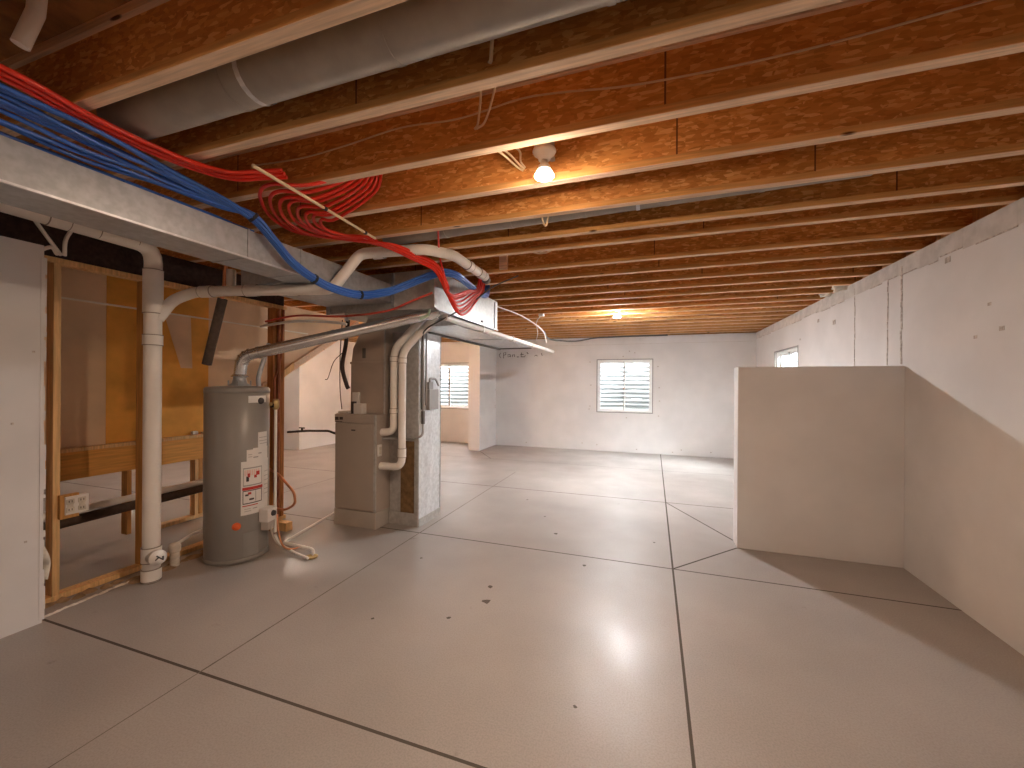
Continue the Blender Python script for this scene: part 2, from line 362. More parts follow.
def wall_with_holes(name, label, axis, a0, a1, t0, t1, z0, z1, holes, extra=None):
    """axis 'x': the wall runs along x and is t0..t1 thick in y; 'y' the other way"""
    b = B(); cuts = sorted(holes); cur = a0
    def bx(p, q, za, zb):
        if q - p < 1e-4 or zb - za < 1e-4: return
        if axis == 'x': b.box(p, q, t0, t1, za, zb, M['wall'])
        else: b.box(t0, t1, p, q, za, zb, M['wall'])
    for (h0, h1, hz0, hz1) in cuts:
        bx(cur, h0, z0, z1); bx(h0, h1, z0, hz0); bx(h0, h1, hz1, z1); cur = h1
    bx(cur, a1, z0, z1)
    if extra: extra(b)
    return tag(b.build(name), label, 'wall', kind='structure')

W1 = (-1.245, -0.02, 0.93, 2.14); W2 = (-5.80, -4.585, 0.91, 2.10); W3 = (7.20, 8.42, 0.93, 2.15)
def back_extra(b):
    y = YB - 0.0015
    def dot(x, z, r=0.014): b.box(x - r, x + r, y, YB + .001, z - r * .8, z + r * .8, M['wall_seam'])
    for x, z in ((-1.42, 2.10), (-1.40, 1.55), (-1.42, 1.05), (-1.44, .98), (-.66, 2.22), (.10, 1.98), (.13, 1.5), (.14, 1.2), (.12, .86), (-.58, .80), (-1.6, .16), (-1.25, .14), (-.35, .08), (.42, .06), (.60, .12), (1.2, .1), (-3.0, .1), (-.52, 2.34), (-.4, 2.3)): dot(x, z)
    b.box(-3.72, XR, YB - .003, YB + .001, 2.50, 2.508, M['cap'])
    # handwriting on the wall under the end of the duct
    strokes = [[(-3.70, 2.36), (-3.74, 2.30), (-3.70, 2.23)], [(-3.62, 2.22), (-3.62, 2.36), (-3.56, 2.37), (-3.56, 2.31), (-3.62, 2.30)],
               [(-3.44, 2.27), (-3.50, 2.25), (-3.50, 2.31), (-3.44, 2.31), (-3.43, 2.25)], [(-3.38, 2.25), (-3.38, 2.30), (-3.33, 2.31), (-3.32, 2.25)],
               [(-3.26, 2.25), (-3.21, 2.25)], [(-3.15, 2.25), (-3.14, 2.36)], [(-3.15, 2.25), (-3.05, 2.25), (-3.04, 2.29)], [(-3.17, 2.31), (-3.08, 2.31)],
               [(-3.00, 2.36), (-2.96, 2.32)], [(-2.80, 2.26), (-2.76, 2.29), (-2.72, 2.26)], [(-2.62, 2.33), (-2.60, 2.27)]]
    for st in strokes: b.tube([(x, YB - .001, z) for x, z in st], .011, M['wall_ink'], sides=5)
wall_with_holes('wall_back', 'pale painted concrete wall at the far end with two windows', 'x', -9.2, 2.3, YB, 10.05, 0, ZC, [W1, W2], back_extra)
def right_extra(b):
    x = XR
    for y, wd in ((5.367, .012), (4.711, .014), (4.49, .022)):
        random.seed(int(y * 100))
        z = 1.76
        while z < 2.60:
            dz = random.uniform(.04, .12); o_ = random.uniform(-.006, .006)
            b.box(x - .004, x + .001, y - wd / 2 + o_, y + wd / 2 + o_, z, min(z + dz, 2.62), M['wall_seam']); z += dz * random.uniform(1, 1.15)
    # ragged cold joint and rough band along the wall top
    y = -2.4; random.seed(3)
    while y < YB - .1:
        dy = random.uniform(.15, .5); z = 2.54 + random.uniform(-.012, .012)
        b.box(x - random.uniform(.002, .005), x + .001, y, y + dy, z, ZC - .002, M['cap'])
        if random.random() < .6: b.box(x - .0055, x + .001, y, y + dy * random.uniform(.3, .9), z - .008, z, M['wall_seam'])
        y += dy
    for yy, z, s in ((3.4, 1.93, .02), (3.5, 2.1, .015), (3.62, 1.9, .015), (4.2, 2.55, .03), (3.9, 2.5, .03), (5.9, 2.33, .04), (6.4, 2.42, .03), (7.1, 2.25, .02)):
        b.box(x - .002, x + .001, yy - s, yy + s, z - s * .7, z + s * .7, M['wall_seam'])
wall_with_holes('wall_right', 'long pale concrete wall on the right with a high window', 'y', -2.7, 10.05, XR, 2.20, 0, ZC, [W3], right_extra)
b = B(); b.box(-3.96, -3.73, -2.7, 1.515, 0, 2.44, M['wall'])
random.seed(5); z = 0.02
while z < 2.36:
    dz = random.uniform(.02, .09); d = random.uniform(0, .014)
    b.box(-3.745, -3.727 , 1.50, 1.515 + d, z, z + dz, M['wall']); z += dz
for y, z in ((1.38, 1.3), (1.44, .55), (1.3, 1.0), (1.47, 1.75)): b.box(-3.731, -3.728, y - .006, y + .006, z - .006, z + .006, M['wall_seam'])
tag(b.build('wall_left'), 'short grey concrete wall at the left edge beside the stud framing', 'wall', kind='structure')
b = B(); b.box(-9.2, 2.3, -2.9, -2.7, 0, 3.0, M['wall']); tag(b.build('wall_front'), 'concrete wall behind the viewer', 'wall', kind='structure')
b = B(); b.box(-9.4, -9.2, -2.9, 10.05, 0, 3.0, M['wall']); tag(b.build('wall_far_left'), 'concrete wall at the far left', 'wall', kind='structure')
b = B(); b.box(-9.2, -7.76, 7.37, YB, 0, ZC, M['wall']); tag(b.build('wall_corner_left'), 'pale wall corner seen between the furnace and the wooden post', 'wall', kind='structure')
b = B(); b.box(-4.10, -3.82, 8.77, YB, 0, ZC, M['wall'])
for z in (1.4, 1.0, .95): b.box(-3.822, -3.817, 9.75, 9.78, z, z + .03, M['wall_seam'])
tag(b.build('wall_partition'), 'stub of concrete wall standing out from the back wall', 'wall', kind='structure')
b = B(); b.box(0.773, XR, 4.43, 4.63, 0, 1.742, M['wall'], bev=.006)
tag(b.build('wall_buttress'), 'chest-high concrete wing wall standing out from the right wall', 'wall', kind='structure')
b = B(); b.box(-9.2, 2.3, YB + .12, 10.05, ZC, 2.985, M['stud_dark']); b.box(2.16, 2.2, -2.7, YB + .12, ZC, 2.985, M['stud_dark'])
b.box(-9.4, -9.2, -2.9, 10.05, ZC, 2.985, M['stud_dark']); b.box(XR + .002, 2.16, -2.7, YB + .1, ZC - .001, ZC + .001, M['stud_dark'])
tag(b.build('trim_1'), 'brown rim boards on top of the concrete walls', 'rim board', kind='structure')

# ------------------------------------------------------------------ windows with their wells
def window(name, axis, a0, a1, z0, z1, face, label):
    """axis 'x': in the back wall; 'y': in the right wall. face = inner wall face; outwards is + direction"""
    root = thing(name, label, 'window', ((a0 + a1) / 2, face + .1, z0) if axis == 'x' else (face + .1, (a0 + a1) / 2, z0)); root['kind'] = 'structure'
    def bx(b, p, q, t0, t1, za, zb, m, bev=0):
        if axis == 'x': b.box(p, q, face + t0, face + t1, za, zb, m, bev)
        else: b.box(face + t0, face + t1, p, q, za, zb, m, bev)
    b = B(); f = .035
    for p, q, za, zb in ((a0, a0 + f, z0, z1), (a1 - f, a1, z0, z1), (a0 + f, a1 - f, z0, z0 + f), (a0 + f, a1 - f, z1 - f, z1)): bx(b, p, q, .03, .13, za, zb, M['vinyl'], .004)
    b.build('window_frame', root)
    b = B(); e = .022
    for p, q, za, zb in ((a0 - e, a0, z0 - e, z1 + e), (a1, a1 + e, z0 - e, z1 + e), (a0, a1, z0 - e, z0), (a0, a1, z1, z1 + e)): bx(b, p, q, -.006, .0, za, zb, M['gasket'])
    b.build('casing', root)
    b = B(); te = .222 if axis == 'x' else .149; l = .006
    for p, q, za, zb in ((a0 - .001, a0 + l, z0, z1), (a1 - l, a1 + .001, z0, z1), (a0 + l, a1 - l, z0 - .001, z0 + l), (a0 + l, a1 - l, z1 - l, z1 + .001)): bx(b, p, q, .13, te, za, zb, M['vinyl'])
    b.build('jamb_liner', root)
    mid = (a0 + a1) / 2
    for k, (p, q, off) in enumerate(((a0 + f, mid + .02, .06), (mid - .02, a1 - f, .085))):
        b = B(); s = .032
        for pp, qq, za, zb in ((p, p + s, z0 + f, z1 - f), (q - s, q, z0 + f, z1 - f), (p + s, q - s, z0 + f, z0 + f + s), (p + s, q - s, z1 - f - s, z1 - f)): bx(b, pp, qq, off, off + .022, za, zb, M['vinyl'], .003)
        sash = b.build('sash', root)
        b = B(); bx(b, p + s, q - s, off + .009, off + .013, z0 + f + s, z1 - f - s, M['glass']); b.build('pane', sash)
    b = B(); bx(b, mid - .022, mid - .012, .04, .062, z0 + f, z1 - f, M['gasket']); b.build('mullion', root)
    return root
window('window_1', 'x', *W1, YB, 'white sliding window in the middle of the far wall')
window('window_2', 'x', *W2, YB, 'white sliding window seen beyond the return air duct')
window('window_3', 'y', *W3, XR, 'white window on the right wall above the wing wall')

def window_well(axis, c, hw, z0, label, wm='well'):
    """corrugated half-round steel well outside a window, open to the sky"""
    face = 10.05 if axis == 'x' else 2.20
    root = thing('window_well', label, 'window well', (c, face, z0) if axis == 'x' else (face, c, z0), 'window wells')
    b = B(); seg = 28; rows = 96; top = 2.26; dep = .92; vs = []
    for j in range(rows + 1):
        z = z0 + (top - z0) * j / rows; o_ = .024 * math.cos(2 * math.pi * z / .11)
        for i in range(seg + 1):
            t = math.pi * i / seg; u, v = -math.cos(t) * (hw + o_), math.sin(t) ** .75 * (dep + o_)
            vs.append((c + u, face + v, z) if axis == 'x' else (face + v, c + u, z))
    b.faces(vs, [[j * (seg + 1) + i, j * (seg + 1) + i + 1, (j + 1) * (seg + 1) + i + 1, (j + 1) * (seg + 1) + i] for j in range(rows) for i in range(seg)], M[wm], True)
    b.build('well_wall', root)
    b = B(); pts = [(c - math.cos(math.pi * i / seg) * hw * .995, face + math.sin(math.pi * i / seg) ** .75 * dep * .995) for i in range(seg + 1)]
    if axis == 'y': pts = [(q, p) for p, q in pts]
    b.poly(pts, 'z', z0, z0 + .02, M['gravel']); g = b.build('gravel', root); g['kind'] = 'stuff'
    for k in range(6):
        b = B(); z = z0 + .5 + k * .22
        def P(u, v): return (c + u, face + v, z) if axis == 'x' else (face + v, c + u, z)
        b.tube(fillet([P(.12, dep - .02), P(.12, dep - .12), P(.36, dep - .12), P(.36, dep - .06)], .02), .012, M['vinyl'], 6); b.build('ladder_rung', root)
    return root
window_well('x', (W1[0] + W1[1]) / 2, .95, .70, 'corrugated pale steel window well outside the middle window')
window_well('x', (W2[0] + W2[1]) / 2, .95, .70, 'corrugated pale steel window well outside the window beyond the duct')
window_well('y', (W3[0] + W3[1]) / 2, .95, .70, 'corrugated pale steel window well outside the right wall window', 'well_lit')

# ------------------------------------------------------------------ joists
X0, X1 = -9.15, 2.155; FW, FT = .050, .036
proto = None
joist_y = []
for i in range(-2, 21):
    yf = 1.434 + .4064 * i - (.12 if i == 5 else 0)
    joist_y.append(yf - FW / 2)
def place_words(k):
    y = joist_y[k]
    if k == 0: return 'nearest of all, at the top left corner'
    if k == 3: return 'just in front of the near lamp'
    if k == 4: return 'just behind the near lamp'
    return None
for k, y in enumerate(joist_y):
    if proto is None:
        root = thing('wood_joist', '', 'joist', (0, y, ZC)); proto = root
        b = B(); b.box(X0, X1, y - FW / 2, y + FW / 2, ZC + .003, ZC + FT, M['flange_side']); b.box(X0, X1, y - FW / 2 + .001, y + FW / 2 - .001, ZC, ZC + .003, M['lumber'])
        b.build('bottom_flange', root)
        b = B(); b.box(X0, X1, y - FW / 2, y + FW / 2, 2.949, 2.985, M['lumber']); b.build('top_flange', root)
        b = B(); b.box(X0, X1, y - .005, y + .005, ZC + FT, 2.949, M['osb'])
        b.build('web', root)
    else: root = copy_thing(proto, (0, y, ZC))
    extra = place_words(k)
    root['label'] = 'OSB web I-joist, %s from the near end' % ordinal(k) + ((', ' + extra) if extra else '')
    root['category'] = 'joist'; root['group'] = 'ceiling joists'

# ------------------------------------------------------------------ ceiling lamps
def ceiling_lamp(x, y, label, flood=True, cool=True):
    root = thing('ceiling_lamp', label, 'lamp', (x, y, 2.76), 'bare bulb ceiling lamps')
    b = B(); b.box(x - .012, x + .012, y - .17, y + .185, 2.781, 2.80, M['galv']); b.build('mounting_bar', root)
    b = B(); b.lathe([(.052, .0), (.052, -.035), (.04, -.038)], (x, y, 2.78), M['steel_box'], 8, smooth=False); b.build('junction_box', root)
    b = B(); b.lathe([(.0, 0), (.058, 0), (.060, -.006), (.054, -.018), (.036, -.026), (.030, -.048), (.024, -.052), (.0, -.052)], (x, y, 2.742), M['porcelain'], 28); lh = b.build('lampholder', root)
    b = B(); b.lathe([(.018, 0), (.018, -.022), (.030, -.040), (.036, -.060)], (x, y, 2.700), M['plastic'], 24); bulb = b.build('bulb_collar', root)
    b = B()
    if flood:
        b.lathe([(.036, 0), (.045, -.016), (.048, -.030)], (x, y, 2.642), M['bulb_cool_side' if flood == 'cool' else 'bulb_side'], 24); b.lathe([(.048, -.030), (.044, -.0355), (.024, -.0395), (.0, -.041)], (x, y, 2.642), M['bulb_cool' if flood == 'cool' else 'bulb'], 24)
    else: b.lathe([(.020, .022), (.034, .0), (.042, -.022)], (x, y, 2.650), M['bulb_cool_side' if cool is True else cool], 24); b.lathe([(.042, -.022), (.040, -.040), (.028, -.056), (.0, -.064)], (x, y, 2.650), M['bulb_cool' if cool is True else cool], 24)
    b.build('bulb', root)
    return root
ceiling_lamp(-.525, 2.0, 'lit bare flood bulb on a white lampholder, large and near in the ceiling')
ceiling_lamp(-.525, 6.475, 'small lit bare bulb on the ceiling near the far wall', 'cool')
ceiling_lamp(-6.3, 5.6, 'unseen bulb added to light the side room beyond the stud framing', False, 'bulb_soft')  # out of view, added for the light spilling through the framing
ceiling_lamp(-5.2, 7.28, 'unseen warm bulb added to light the room beyond the concrete stub wall', False, 'bulb_warm')  # out of view, added for the warm light on the walls there
ceiling_lamp(-.9, -1.42, 'added fill bulb out of view behind the viewer near the front wall', False, 'bulb_fill')  # unseen, added only to lift the ambient light

# ------------------------------------------------------------------ supply duct, plenum, return
root = thing('supply_duct', 'long galvanized trunk duct running along the left under the joists', 'duct', (-2.71, 1.0, 2.37))
b = B()
for y0, y1 in ((-2.4, -.2), (-.195, 1.90), (1.905, 3.40)): b.box(-2.74, -2.425, y0, y1, 2.352, 2.53, M['galv'], .003)
b.build('duct_body', root)
b = B(); b.box(-3.22, -2.74, 2.46, 3.398, 2.354, 2.528, M['galv'], .003); b.build('duct_transition', root)
for y in (-.2, 1.90, 2.31):
    b = B(); b.box(-2.746, -2.419, y - .006, y + .008, 2.348, 2.534, M['galv'], .002); b.build('duct_seam', root)
b = B(); b.box(-2.432, -2.418, -2.4, 2.3, 2.344, 2.354, M['galv_bright']); b.build('edge_flange', root)
b = B(); b.box(-2.99, -2.975, 3.40, 3.44, 2.20, 2.672, M['galv']); b.build('hanger_strap', root)

root = thing('plenum_box', 'large galvanized plenum box above the furnace where the ducts meet', 'duct', (-2.46, 4.2, 2.28))
b = B(); b.box(-3.22, -1.95, 3.40, 5.05, 2.275, 2.645, M['galv_dull'], .004)
b.build('duct_body', root)
for q in ((-3.22, -3.17, 3.392, 3.40, 2.27, 2.645), (-2.42, -2.395, 3.386, 3.40, 2.28, 2.64), (-1.95, -1.935, 3.4, 5.05, 2.262, 2.278), (-1.95, -1.94, 4.93, 4.96, 2.285, 2.62)):
    b = B(); b.box(*q, M['galv']); b.build('duct_seam', root)
for y in (3.9, 4.5):
    b = B(); b.box(-1.95, -1.928, y, y + .03, 2.30, 2.32, M['seam']); b.build('screw', root)

root = thing('return_duct', 'flat galvanized return air trunk duct running toward the far wall', 'duct', (-2.25, 5.5, 2.2))
b = B(); b.box(-2.56, -1.985, 3.94, 6.72, 2.188, 2.262, M['galv_bright'], .003); b.build('duct_body', root)
b = B(); b.box(-2.575, -2.545, 4.35, 6.75, 2.16, 2.192, M['seam']); b.box(-2.565, -1.975, 6.70, 6.74, 2.17, 2.20, M['seam'])
b.box(-1.995, -1.973, 6.70, 6.74, 2.170, 2.266, M['seam']); b.box(-2.56, -1.985, 5.3, 5.32, 2.182, 2.19, M['galv']); b.build('flange', root)

root = thing('return_air_drop', 'shiny upright sheet metal return air duct right of the furnace', 'duct', (-2.62, 4.1, 0))
b = B(); b.box(-2.785, -2.415, 3.895, 4.345, 0, 2.13, M['galv_dull'], .003); b.build('duct_body', root)
b = B()
ys = [3.885, 4.02, 4.10, 4.20, 4.35]; zs = [.0, .6, 1.10, 1.6, 2.13]
off = {(1, 1): .0, (2, 1): .016, (1, 2): .006, (2, 2): .012, (3, 1): .004, (2, 3): .004, (3, 2): .008}
vs = [(-2.405 + off.get((i, j), 0), y, z) for j, z in enumerate(zs) for i, y in enumerate(ys)]
b.faces(vs, [[j * 5 + i, j * 5 + i + 1, (j + 1) * 5 + i + 1, (j + 1) * 5 + i] for j in range(4) for i in range(4)], M['galv_bright'])
b.faces([(-2.415, y, z) for y, z in ((3.885, .0), (3.885, 2.13))] + [(-2.405, 3.885, 2.13), (-2.405, 3.885, .0)], [[0, 1, 2, 3]], M['galv_bright'])
b.box(-2.415, -2.40, 3.878, 3.887, 0, 2.13, M['galv_bright']); b.box(-2.415, -2.398, 4.345, 4.352, 0, 2.13, M['galv'])
b.box(-2.415, -2.396, 3.88, 4.352, 0, .085, M['galv_dull']); b.build('side_panel', root)
b = B(); b.box(-2.635, -2.47, 3.882, 3.897, .14, .93, M['filter']); b.build('filter_board', root)
b = B(); b.box(-2.46, -2.415, 3.88, 3.897, .0, 2.13, M['galv_dull']); b.box(-2.785, -2.46, 3.88, 3.897, 0, .14, M['galv_dull'])
b.box(-2.64, -2.46, 3.88, 3.897, .93, 2.13, M['galv_dull']); b.build('front_panel', root)

# round ducts in the joist bays
def round_duct(x0, x1, y, z0, z1, r, label, straps):
    root = thing('round_duct', label, 'duct', ((x0 + x1) / 2, y, z0))
    b = B(); n = 6; P = [(x0 + (x1 - x0) * k / n, y, z0 + (z1 - z0) * k / n) for k in range(n + 1)]
    b.tube(P, r, M['galv_round'], 24); b.build('duct_body', root)
    for k in range(1, n):
        b = B(); p = Vector(P[k]); b.tube([p - Vector((.012, 0, 0)), p + Vector((.012, 0, 0))], r + .003, M['galv_round'], 24); b.build('duct_joint', root)
    for x in straps:
        b = B(); t = (x - x0) / (x1 - x0); zc = z0 + (z1 - z0) * t
        pts = [(x, y - r - .004, 2.90)] + [(x, y - (r + .004) * math.cos(a), zc - (r + .004) * math.sin(a)) for a in [math.pi * k / 10 for k in range(11)]] + [(x, y + r + .004, 2.90)]
        for p, q in zip(pts, pts[1:]):
            b.faces([(p[0] - .012, p[1], p[2]), (p[0] + .012, p[1], p[2]), (q[0] + .012, q[1], q[2]), (q[0] - .012, q[1], q[2])], [[0, 1, 2, 3]], M['galv_bright'])
        b.build('hanger_strap', root)
round_duct(-2.35, 2.1, 1.21, 2.78, 2.80, .095, 'grey round duct in the second joist bay at the top left', (-1.5,))
round_duct(-2.05, 1.15, 2.81, 2.765, 2.83, .085, 'grey round duct in the joist bay behind the near lamp', (-.10,))
b = B(); b.tube([(-2.06, .775, 2.715), (-2.03, .80, 2.84), (-2.03, .81, 2.985)], .024, M['pvc'], 14)
tag(b.build('pipe_stub'), 'short pale pipe stub between the joists at the top left corner', 'pipe')

# ------------------------------------------------------------------ furnace
root = thing('furnace', 'taupe steel gas furnace standing on a sheet metal base', 'furnace', (-3.08, 4.0, 0))
b = B(); b.box(-3.338, -2.788, 3.652, 4.37, 0, .175, M['furnace_base'], .004); b.build('base', root)
b = B(); b.box(-3.335, -2.792, 3.665, 4.36, .175, 1.225, M['furnace_side'], .005); b.build('cabinet', root)
b = B(); b.box(-3.325, -2.815, 3.645, 3.668, .19, 1.125, M['furnace'], .006); b.box(-3.30, -2.835, 3.640, 3.648, 1.07, 1.12, M['furnace'], .003)
d = b.build('door', root)
b = B(); b.box(-3.10, -3.05, 3.637, 3.646, 1.045, 1.058, M['ink']); b.build('emblem', d)
b = B(); b.box(-3.335, -2.805, 3.648, 3.668, 1.13, 1.22, M['furnace'], .004); b.build('top_panel', root)
b = B(); b.box(-2.812, -2.790, 3.640, 3.668, .18, 1.22, M['galv_dull'], .003); b.build('corner_trim', root)
b = B(); b.box(-3.325, -3.28, 3.644, 3.650, 1.155, 1.19, M['ink']); b.box(-3.265, -3.22, 3.644, 3.650, 1.16, 1.19, M['ink']); b.box(-3.32, -3.23, 3.645, 3.65, 1.135, 1.142, M['ink']); lb = b.build('nameplate', root); lb['label'] = 'black printed nameplate'
b = B(); b.box(-2.794, -2.780, 3.68, 3.745, .775, .90, M['plastic'], .004); b.box(-2.781, -2.777, 3.695, 3.73, .80, .875, M['insul']); b.build('switch_plate', root)
b = B(); b.box(-3.30, -3.16, 3.66, 3.80, 1.228, 1.25, M['plastic'], .004); b.box(-3.14, -3.10, 3.68, 3.72, 1.226, 1.36, M['ink']); b.box(-3.10, -2.99, 3.67, 3.75, 1.226, 1.34, M['plastic'], .004)
b.box(-3.16, -3.07, 3.72, 3.745, 1.226, 1.46, M['plastic'], .004); b.build('control_box', root)

root = thing('coil_plenum', 'tapering sheet metal coil plenum on top of the furnace', 'duct', (-2.98, 4.0, 1.225))
b = B()
b.box(-3.21, -2.755, 3.755, 4.33, 1.228, 1.79, M['plenum'], .004)
vs = []
for z, x0, x1, y0 in ((1.79, -3.20, -2.76, 3.755), (1.95, -3.18, -2.76, 3.755), (2.10, -3.10, -2.76, 3.755), (2.275, -2.98, -2.76, 3.755)):
    vs += [(x0, y0, z), (x1, y0, z), (x1, 4.32, z), (x0, 4.32, z)]
b.faces(vs, [[4 * j + i, 4 * j + (i + 1) % 4, 4 * j + 4 + (i + 1) % 4, 4 * j + 4 + i] for j in range(3) for i in range(4)], M['plenum']); b.build('plenum_body', root)
b = B(); b.box(-3.215, -2.75, 3.745, 3.756, 1.775, 1.80, M['plenum'], .002); b.box(-2.765, -2.75, 3.74, 3.757, 1.228, 2.27, M['galv_dull']); b.box(-3.05, -3.01, 3.748, 3.756, 1.84, 1.95, M['seam']); b.build('seam_trim', root)
b = B(); b.tube(smooth([(-3.24, 3.74, 2.27), (-3.25, 3.72, 2.0), (-3.28, 3.70, 1.75), (-3.24, 3.72, 1.55), (-3.22, 3.73, 1.50)]), .022, M['iron'], 8); lb = b.build('line_set', root); lb['label'] = 'black insulated refrigerant line'
b = B(); b.tube(smooth([(-3.30, 3.72, 2.27), (-3.31, 3.70, 1.9), (-3.30, 3.69, 1.5), (-3.30, 3.72, 1.27)]), .005, M['ink'], 6)
b.tube(smooth([(-3.28, 3.70, 1.9), (-3.38, 3.68, 1.80), (-3.44, 3.66, 1.62), (-3.48, 3.66, 1.60)]), .004, M['ink'], 6); tag(b.build('thermostat_wire'), 'thin dark wires hanging down to the top of the furnace', 'wire')

# furnace vent pipes in PVC
def pvc_run(name, label, pts, r, rad=.09, joints=(), cat='pipe'):
    root = thing(name, label, cat, pts[0]); path = fillet(pts, rad)
    b = B(); b.tube(path, r, M['pvc'], 18); b.build('pipe', root)
    for p, q in joints:
        p, q = Vector(p), Vector(q); d = (q - p).normalized()
        b = B(); b.tube([p, q], r * 1.14, M['pvc'], 18); b.tube([p - d * .004, p + d * .001], r * 1.16, M['pvc_joint'], 18); b.tube([q - d * .001, q + d * .004], r * 1.16, M['pvc_joint'], 18); b.build('coupling', root)
    return root
pvc_run('vent_pipe', 'white vent pipe with the shorter lower bend into the furnace side', [(-2.80, 3.76, 1.03), (-2.645, 3.76, 1.04), (-2.645, 3.76, 1.93), (-2.30, 3.80, 2.27)], .040, .10,
        [((-2.645, 3.76, 1.24), (-2.645, 3.76, 1.29)), ((-2.645, 3.76, 1.80), (-2.645, 3.76, 1.85))])
pvc_run('vent_pipe', 'white vent pipe with the longer drop to the furnace bottom', [(-2.80, 3.74, .665), (-2.525, 3.74, .67), (-2.525, 3.74, 1.90), (-2.15, 3.78, 2.27)], .040, .10,
        [((-2.525, 3.74, .78), (-2.525, 3.74, .87)), ((-2.525, 3.74, 1.78), (-2.525, 3.74, 1.83))])

# furnace disconnect with conduit
root = thing('disconnect_box', 'grey electrical disconnect box on the shiny return duct', 'electrical box', (-2.38, 4.12, 1.32))
b = B(); b.box(-2.392, -2.345, 4.0, 4.20, 1.27, 1.50, M['steel_box'], .006); b.build('box', root)
b = B(); b.box(-2.392, -2.35, 4.0, 4.09, 1.50, 1.58, M['steel_box'], .004); b.tube(fillet([(-2.375, 4.05, 1.58), (-2.375, 4.05, 1.62), (-2.375, 4.18, 1.62), (-2.375, 4.25, 1.54)], .03), .012, M['conduit'], 8); b.build('cover', root)
b = B(); b.tube([(-2.385, 3.99, 1.32), (-2.385, 3.99, 2.12)], .011, M['conduit'], 8)
b.tube([(-2.385, 3.93, 1.10), (-2.385, 3.93, 2.12)], .014, M['conduit'], 8); b.box(-2.40, -2.37, 3.915, 3.945, 1.12, 1.26, M['seam'])
b.tube(smooth([(-2.385, 3.93, 1.12), (-2.37, 3.90, 1.02), (-2.40, 3.865, .98), (-2.52, 3.84, .965), (-2.70, 3.80, .96), (-2.82, 3.76, .955)]), .013, M['conduit'], 8); b.build('conduit', root)

# white drain pipe along the return duct to the far wall
root = thing('drain_pipe', 'slim white pipe running beside the return duct toward the far wall', 'pipe', (-1.92, 3.6, 2.21))
b = B(); b.tube([(-1.945, 3.60, 2.215), (-1.945, 5.0, 2.22), (-1.945, 8.2, 2.235)], .030, M['pvc'], 14); b.build('pipe', root)
b = B()
for y in (4.5, 5.6, 6.6): b.box(-1.98, -1.91, y, y + .02, 2.18, 2.262, M['pvc'])
b.build('clamp', root)

# ------------------------------------------------------------------ water heater
HX, HY, HR = -3.567, 2.705, .25
root = thing('water_heater', 'tall grey cylindrical water heater with white warning labels', 'water heater', (HX, HY, 0))
b = B(); b.lathe([(.235, 0), (.24, .02), (HR - .004, .03), (HR - .004, .20), (HR, .205), (HR, 1.47), (HR - .006, 1.475)], (HX, HY, 0), M['heater'], 64)
b.build('tank', root)
b = B(); b.lathe([(HR + .002, 1.47), (HR + .002, 1.505), (HR - .012, 1.522), (.10, 1.532), (.0, 1.532)], (HX, HY, 0), M['heater'], 64); b.build('top_cap', root)
b = B(); b.lathe([(.243, .0), (.252, .005), (.252, .035), (.243, .04)], (HX, HY, 0), M['heater_dark'], 48); b.build('base_ring', root)
b = B(); b.lathe([(.085, 1.53), (.085, 1.54), (.06, 1.555), (.05, 1.60), (.05, 1.615)], (HX + .02, HY, 0), M['galv'], 24)
for k in range(4):
    a = math.pi / 4 + k * math.pi / 2; b.tube([(HX + .02 + .085 * math.cos(a), HY + .085 * math.sin(a), 1.53), (HX + .02 + .085 * math.cos(a), HY + .085 * math.sin(a), 1.58)], .006, M['galv'], 6)
b.build('draft_hood', root)
A0 = math.atan2(-HY, -HX)          # the side that faces the camera
def ang(s): return A0 + math.asin(max(-.999, min(.999, s)))
b = B(); R = HR + .0015
b.patch(HX, HY, R, ang(.10), ang(.92), .41, .875, M['sticker'])
b.patch(HX, HY, R, ang(.26), ang(.45), .875, .975, M['sticker']); b.patch(HX, HY, R, ang(.45), ang(.90), .875, .985, M['sticker'])
b.patch(HX, HY, R, ang(.60), ang(.88), .985, 1.12, M['sticker'])
R2 = HR + .003
b.patch(HX, HY, R2, ang(.16), ang(.72), .66, .82, M['ink_grey']); b.patch(HX, HY, R2 + .001, ang(.18), ang(.70), .67, .81, M['sticker'])
b.patch(HX, HY, R2 + .001, ang(.20), ang(.66), .75, .80, M['ink_pink'])
b.patch(HX, HY, R2, ang(.14), ang(.74), .625, .65, M['ink_red'])
b.patch(HX, HY, R2, ang(.15), ang(.72), .505, .622, M['ink']); b.patch(HX, HY, R2 + .001, ang(.17), ang(.70), .513, .615, M['sticker'])
b.patch(HX, HY, R2, ang(.14), ang(.60), .485, .493, M['ink_red'])
